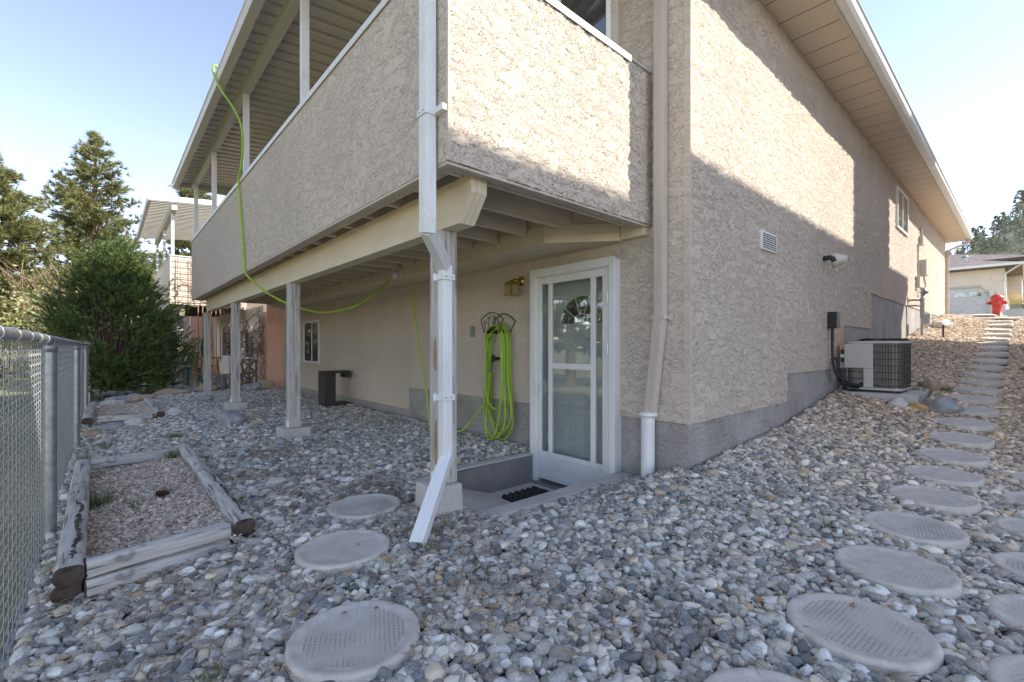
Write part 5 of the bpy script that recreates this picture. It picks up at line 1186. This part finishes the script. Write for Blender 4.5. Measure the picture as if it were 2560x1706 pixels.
# third house beyond
N3 = empty('end_house', (0, 24, -1.2), 'farther tan house end with small white windows seen under the neighbouring deck', 'house')
m = MB(); m.box(.3, 2.9, 24.0, 24.1, -1.4, 1.3); m.box(2.9, 9, 22.6, 22.7, -1.4, 3.2); part(m, 'wall', M['stucco_soft'], N3)
m = MB(); m.box(2.55, 3.6, 22.2, 22.59, -1.4, 1.6); part(m, 'peach_wall', M['stucco_peach'], N3)
for xx in (1.0, 1.85): fwin(N3, Vector((xx, 24.0, 0)), Vector((1, 0, 0)), Vector((0, -1, 0)), 0, .5, -.35, .7, .06, .03)
m = MB(); m.prism_axis([(22.0, 3.2), (28, 4.6), (34, 3.2)], 0, 3.6, 10); part(m, 'roof', M['shingle'], N3)
Rl = MB()
for k in range(9): Rl.tube([(.2+k*.3, 20.9, -1.1), (.2+k*.3, 20.9, -.05)], .012, 5)
Rl.tube([(.1, 20.9, -.05), (2.9, 20.9, -.05)], .018, 6); tag(Rl.build('patio_railing', M['galv'], origin=(1.5, 20.9, -1.1)), 'thin grey railing at the end of the neighbouring patio', 'railing')

# ------------------------------------------------------------ house across at the right with garage
N4 = empty('garage_house', (45, 3, 1.9), 'peach stucco house with an arched top garage door and brown roof at far right', 'house')
m = MB(); m.box(45, 45.2, 4.4, 14, 1.7, 5.3); m.box(45, 45.2, 1.05, 1.85, 1.7, 5.3); m.box(45, 45.2, 1.85, 4.4, 4.12, 5.3); m.box(45.2, 58, 1.05, 1.25, 1.7, 5.3); part(m, 'wall', M['stucco_cream'], N4)
m = MB()
for z in (4.45, 3.55): m.box(44.93, 45.0, 1.05, 1.62, z, z+.45)
part(m, 'quoin', M['stucco_cream'], N4, .02)
m = MB(); m.box(45.08, 45.12, 1.85, 4.4, 1.75, 4.12); gd = part(m, 'garage_door', simple('white_garage_door', (.62, .59, .55), .5), N4)
m = MB()
for z in (2.3, 2.85, 3.4): m.box(45.07, 45.08, 1.9, 4.35, z, z+.02)
part(m, 'panel_line', M['tanmetal'], gd)
for yc in (2.45, 3.2, 3.95):
    m = MB(); m.prism_axis([(yc-.3, 3.52)]+[(yc-.3*math.cos(a), 3.62+.24*math.sin(a)) for a in np.linspace(0, math.pi, 12)]+[(yc+.3, 3.52)], 0, 45.05, 45.075); wn = part(m, 'garage_window', M['dglass'], gd)
    m = MB()
    for a in (30, 60, 90, 120, 150): m.bar((45.04, yc, 3.53), (45.04, yc+.32*math.cos(R(a)), 3.53+.32*math.sin(R(a))), .02, .02, (1, 0, 0))
    part(m, 'window_bar', M['white'], wn)
m = MB(); m.box(44.95, 45.0, 1.72, 1.86, 1.75, 3.75); m.bar((44.97, 1.79, 3.7), (44.97, 2.2, 4.15), .05, .14, (1, 0, 0)); m.box(44.95, 45.0, 2.15, 4.6, 4.12, 4.26); part(m, 'garage_trim', M['acwhite'], N4)
m = MB(); m.box(45.0, 45.2, 1.85, 2.25, 3.75, 4.13); part(m, 'garage_corner', M['stucco_cream'], N4)
def hip(m, x0, x1, y0, y1, z0, zr_, inset):
    v = [(x0, y0, z0), (x1, y0, z0), (x1, y1, z0), (x0, y1, z0), (x0+inset, (y0+y1)/2, zr_), (x1-inset, (y0+y1)/2, zr_)]
    v += [(x0, y0, z0-.18), (x1, y0, z0-.18), (x1, y1, z0-.18), (x0, y1, z0-.18)]
    m.add(v, [(0, 1, 5, 4), (2, 3, 4, 5), (1, 2, 5), (3, 0, 4), (0, 6, 7, 1), (1, 7, 8, 2), (2, 8, 9, 3), (3, 9, 6, 0), (9, 8, 7, 6)])
m = MB(); hip(m, 44.2, 56, .25, 11, 5.5, 7.1, 5); part(m, 'roof', M['shingle'], N4)
m = MB(); hip(m, 50, 64, -.6, 16, 6.6, 8.7, 6); part(m, 'upper_roof', M['shingle'], N4)
m = MB(); m.box(51, 63, .3, 15, 4, 6.4); part(m, 'upper_wall', M['stucco_cream'], N4)
m = MB(); m.box(44.1, 44.2, .2, 11.1, 5.36, 5.52); m.box(44.2, 56, .15, .25, 5.36, 5.52); part(m, 'gutter', M['vinyl'], N4)
m = MB(); m.bar((44.2, .3, 5.35), (44.9, 1.0, 4.9), .08, .08); m.box(44.9, 44.98, .96, 1.04, 1.7, 4.95); part(m, 'downspout', M['vinyl'], N4)
m = MB(); m.tube([(47.5, 3.1, 6.0), (47.5, 3.1, 6.6)], .14, 12); m.lathe([(.2, 0), (.2, .08), (.05, .16)], (47.5, 3.1, 6.6), 12); part(m, 'roof_vent', M['galv'], N4)
Gl = empty('garage_lamp', (44.9, 1.75, 3.5), 'small white lantern beside the far garage door', 'wall lamp')
m = MB(); m.lathe([(.05, 0), (.10, .05), (.12, .3), (.14, .32), (.03, .42)], (44.85, 1.66, 3.45), 10); part(m, 'lamp_glass', M['white'], Gl)
# fire hydrant
hx, hy = 21.4, .66; hz = gz(hx, hy)-.02
Hd = empty('fire_hydrant', (hx, hy, hz), 'red fire hydrant at the top of the gravel slope', 'hydrant')
m = MB(); m.lathe([(.16, 0), (.16, .05), (.115, .06), (.12, .30), (.155, .55), (.165, .60), (.165, .64), (.14, .645), (.125, .69), (.07, .72), (.03, .725), (.03, .76), (.0, .76)], (hx, hy, hz), 24); part(m, 'hydrant_body', M['red'], Hd)
for sg in (-1, 1):
    m = MB(); m.lathe([(.045, 0), (.045, .05), (.058, .055), (.058, .09), (.022, .10), (.022, .13)], (hx, hy+sg*.12, hz+.46), 12, Matrix.Rotation(R(-90*sg), 3, 'X')); part(m, 'outlet_cap', M['red'], Hd)
m = MB(); m.lathe([(.075, 0), (.075, .05), (.09, .055), (.09, .1), (.03, .11)], (hx-.10, hy, hz+.42), 14, Matrix.Rotation(R(-90), 3, 'Y')); part(m, 'front_cap', M['red'], Hd)
m = MB(); m.box(40, 41, .15, .9, 1.6, 2.2); m.box(40.05, 40.95, .2, .85, 2.2, 2.26); tag(m.build('planter_box', M['acwhite'], bevel=.04, origin=(40.5, .5, 1.6)), 'low white planter box beyond the hydrant', 'planter')
# slab stones at the crest
for i, (x, y, a_) in enumerate(((17.6, .6, .4), (18.6, 1.0, .5))):
    m = MB(); m.blob((x, y, gz(x, y)+.02), (.35, .45, .05), i+30, 3, .25); tag(m.build('flat_stone', rockm['white'], origin=(x, y, gz(x, y))), ('wide pale flat stone near the top of the slope', 'pale flat stone at the crest before the garage house')[i], 'flat stone')
# ridge pines as individuals
for i, (u, v, t, h) in enumerate(((2477, 540, 250, 13), (2492, 538, 255, 12), (2540, 520, 240, 17), (2418, 590, 200, 14), (2440, 590, 205, 12), (2560, 500, 240, 15))):
    da = (u-1280)/1145; fx = .6638*HV[:, 0]+.7479*HV[:, 1]; rx_ = .7479*HV[:, 0]-.6638*HV[:, 1]; near_ = np.abs(rx_/np.maximum(fx, 1)-da) < .012; sc_ = np.where(near_ & (fx > 50), HV[:, 2]/np.maximum(fx, 1), -9)
    x, y, z = HV[int(np.argmax(sc_))]; pine_tree((x, y, z-.5), h*.75, h*.24, ('paired dark pine on the far right ridge, left of two', 'paired dark pine on the far right ridge, right of two', 'large lone pine on the far right ridge', 'dark pine just right of the roof corner on the hill', 'second dark pine from the roof corner on the hill', 'ridge pine at the right photo edge')[i], .2, 9, 'fartree', h*.09, 7, name='ridge_pine', group='pines on the far ridge', dens=.28)

# ------------------------------------------------------------ neighbour house on the right side, out of frame: it casts the big shade
N5 = empty('right_neighbour_house', (6, -3, -1), 'tan neighbouring house standing right of the path, outside the picture', 'house')
oy = -2.6; dy = YS-oy; zE = 1.48+1.07*dy
m = MB(); m.box(5.6, 16.8, oy-7.5, oy-.45, -1.5, zE-.45); part(m, 'wall', M['stucco_soft'], N5)
m = MB(); m.box(5.2, 17.0, oy-8, oy, zE-.25, zE); part(m, 'eave', M['cover_white'], N5)
m = MB(); hip(m, 5.2, 17.0, oy-8.0, oy-.01, zE+.02, zE+.9, 4.5); part(m, 'roof', M['shingle'], N5)
m = MB(); xs_ = 9.21+.956*dy; m.box(xs_, xs_+1.69, oy-1.0, oy-.02, zE-1, zE+2.6); part(m, 'chimney', M['stucco_soft'], N5)
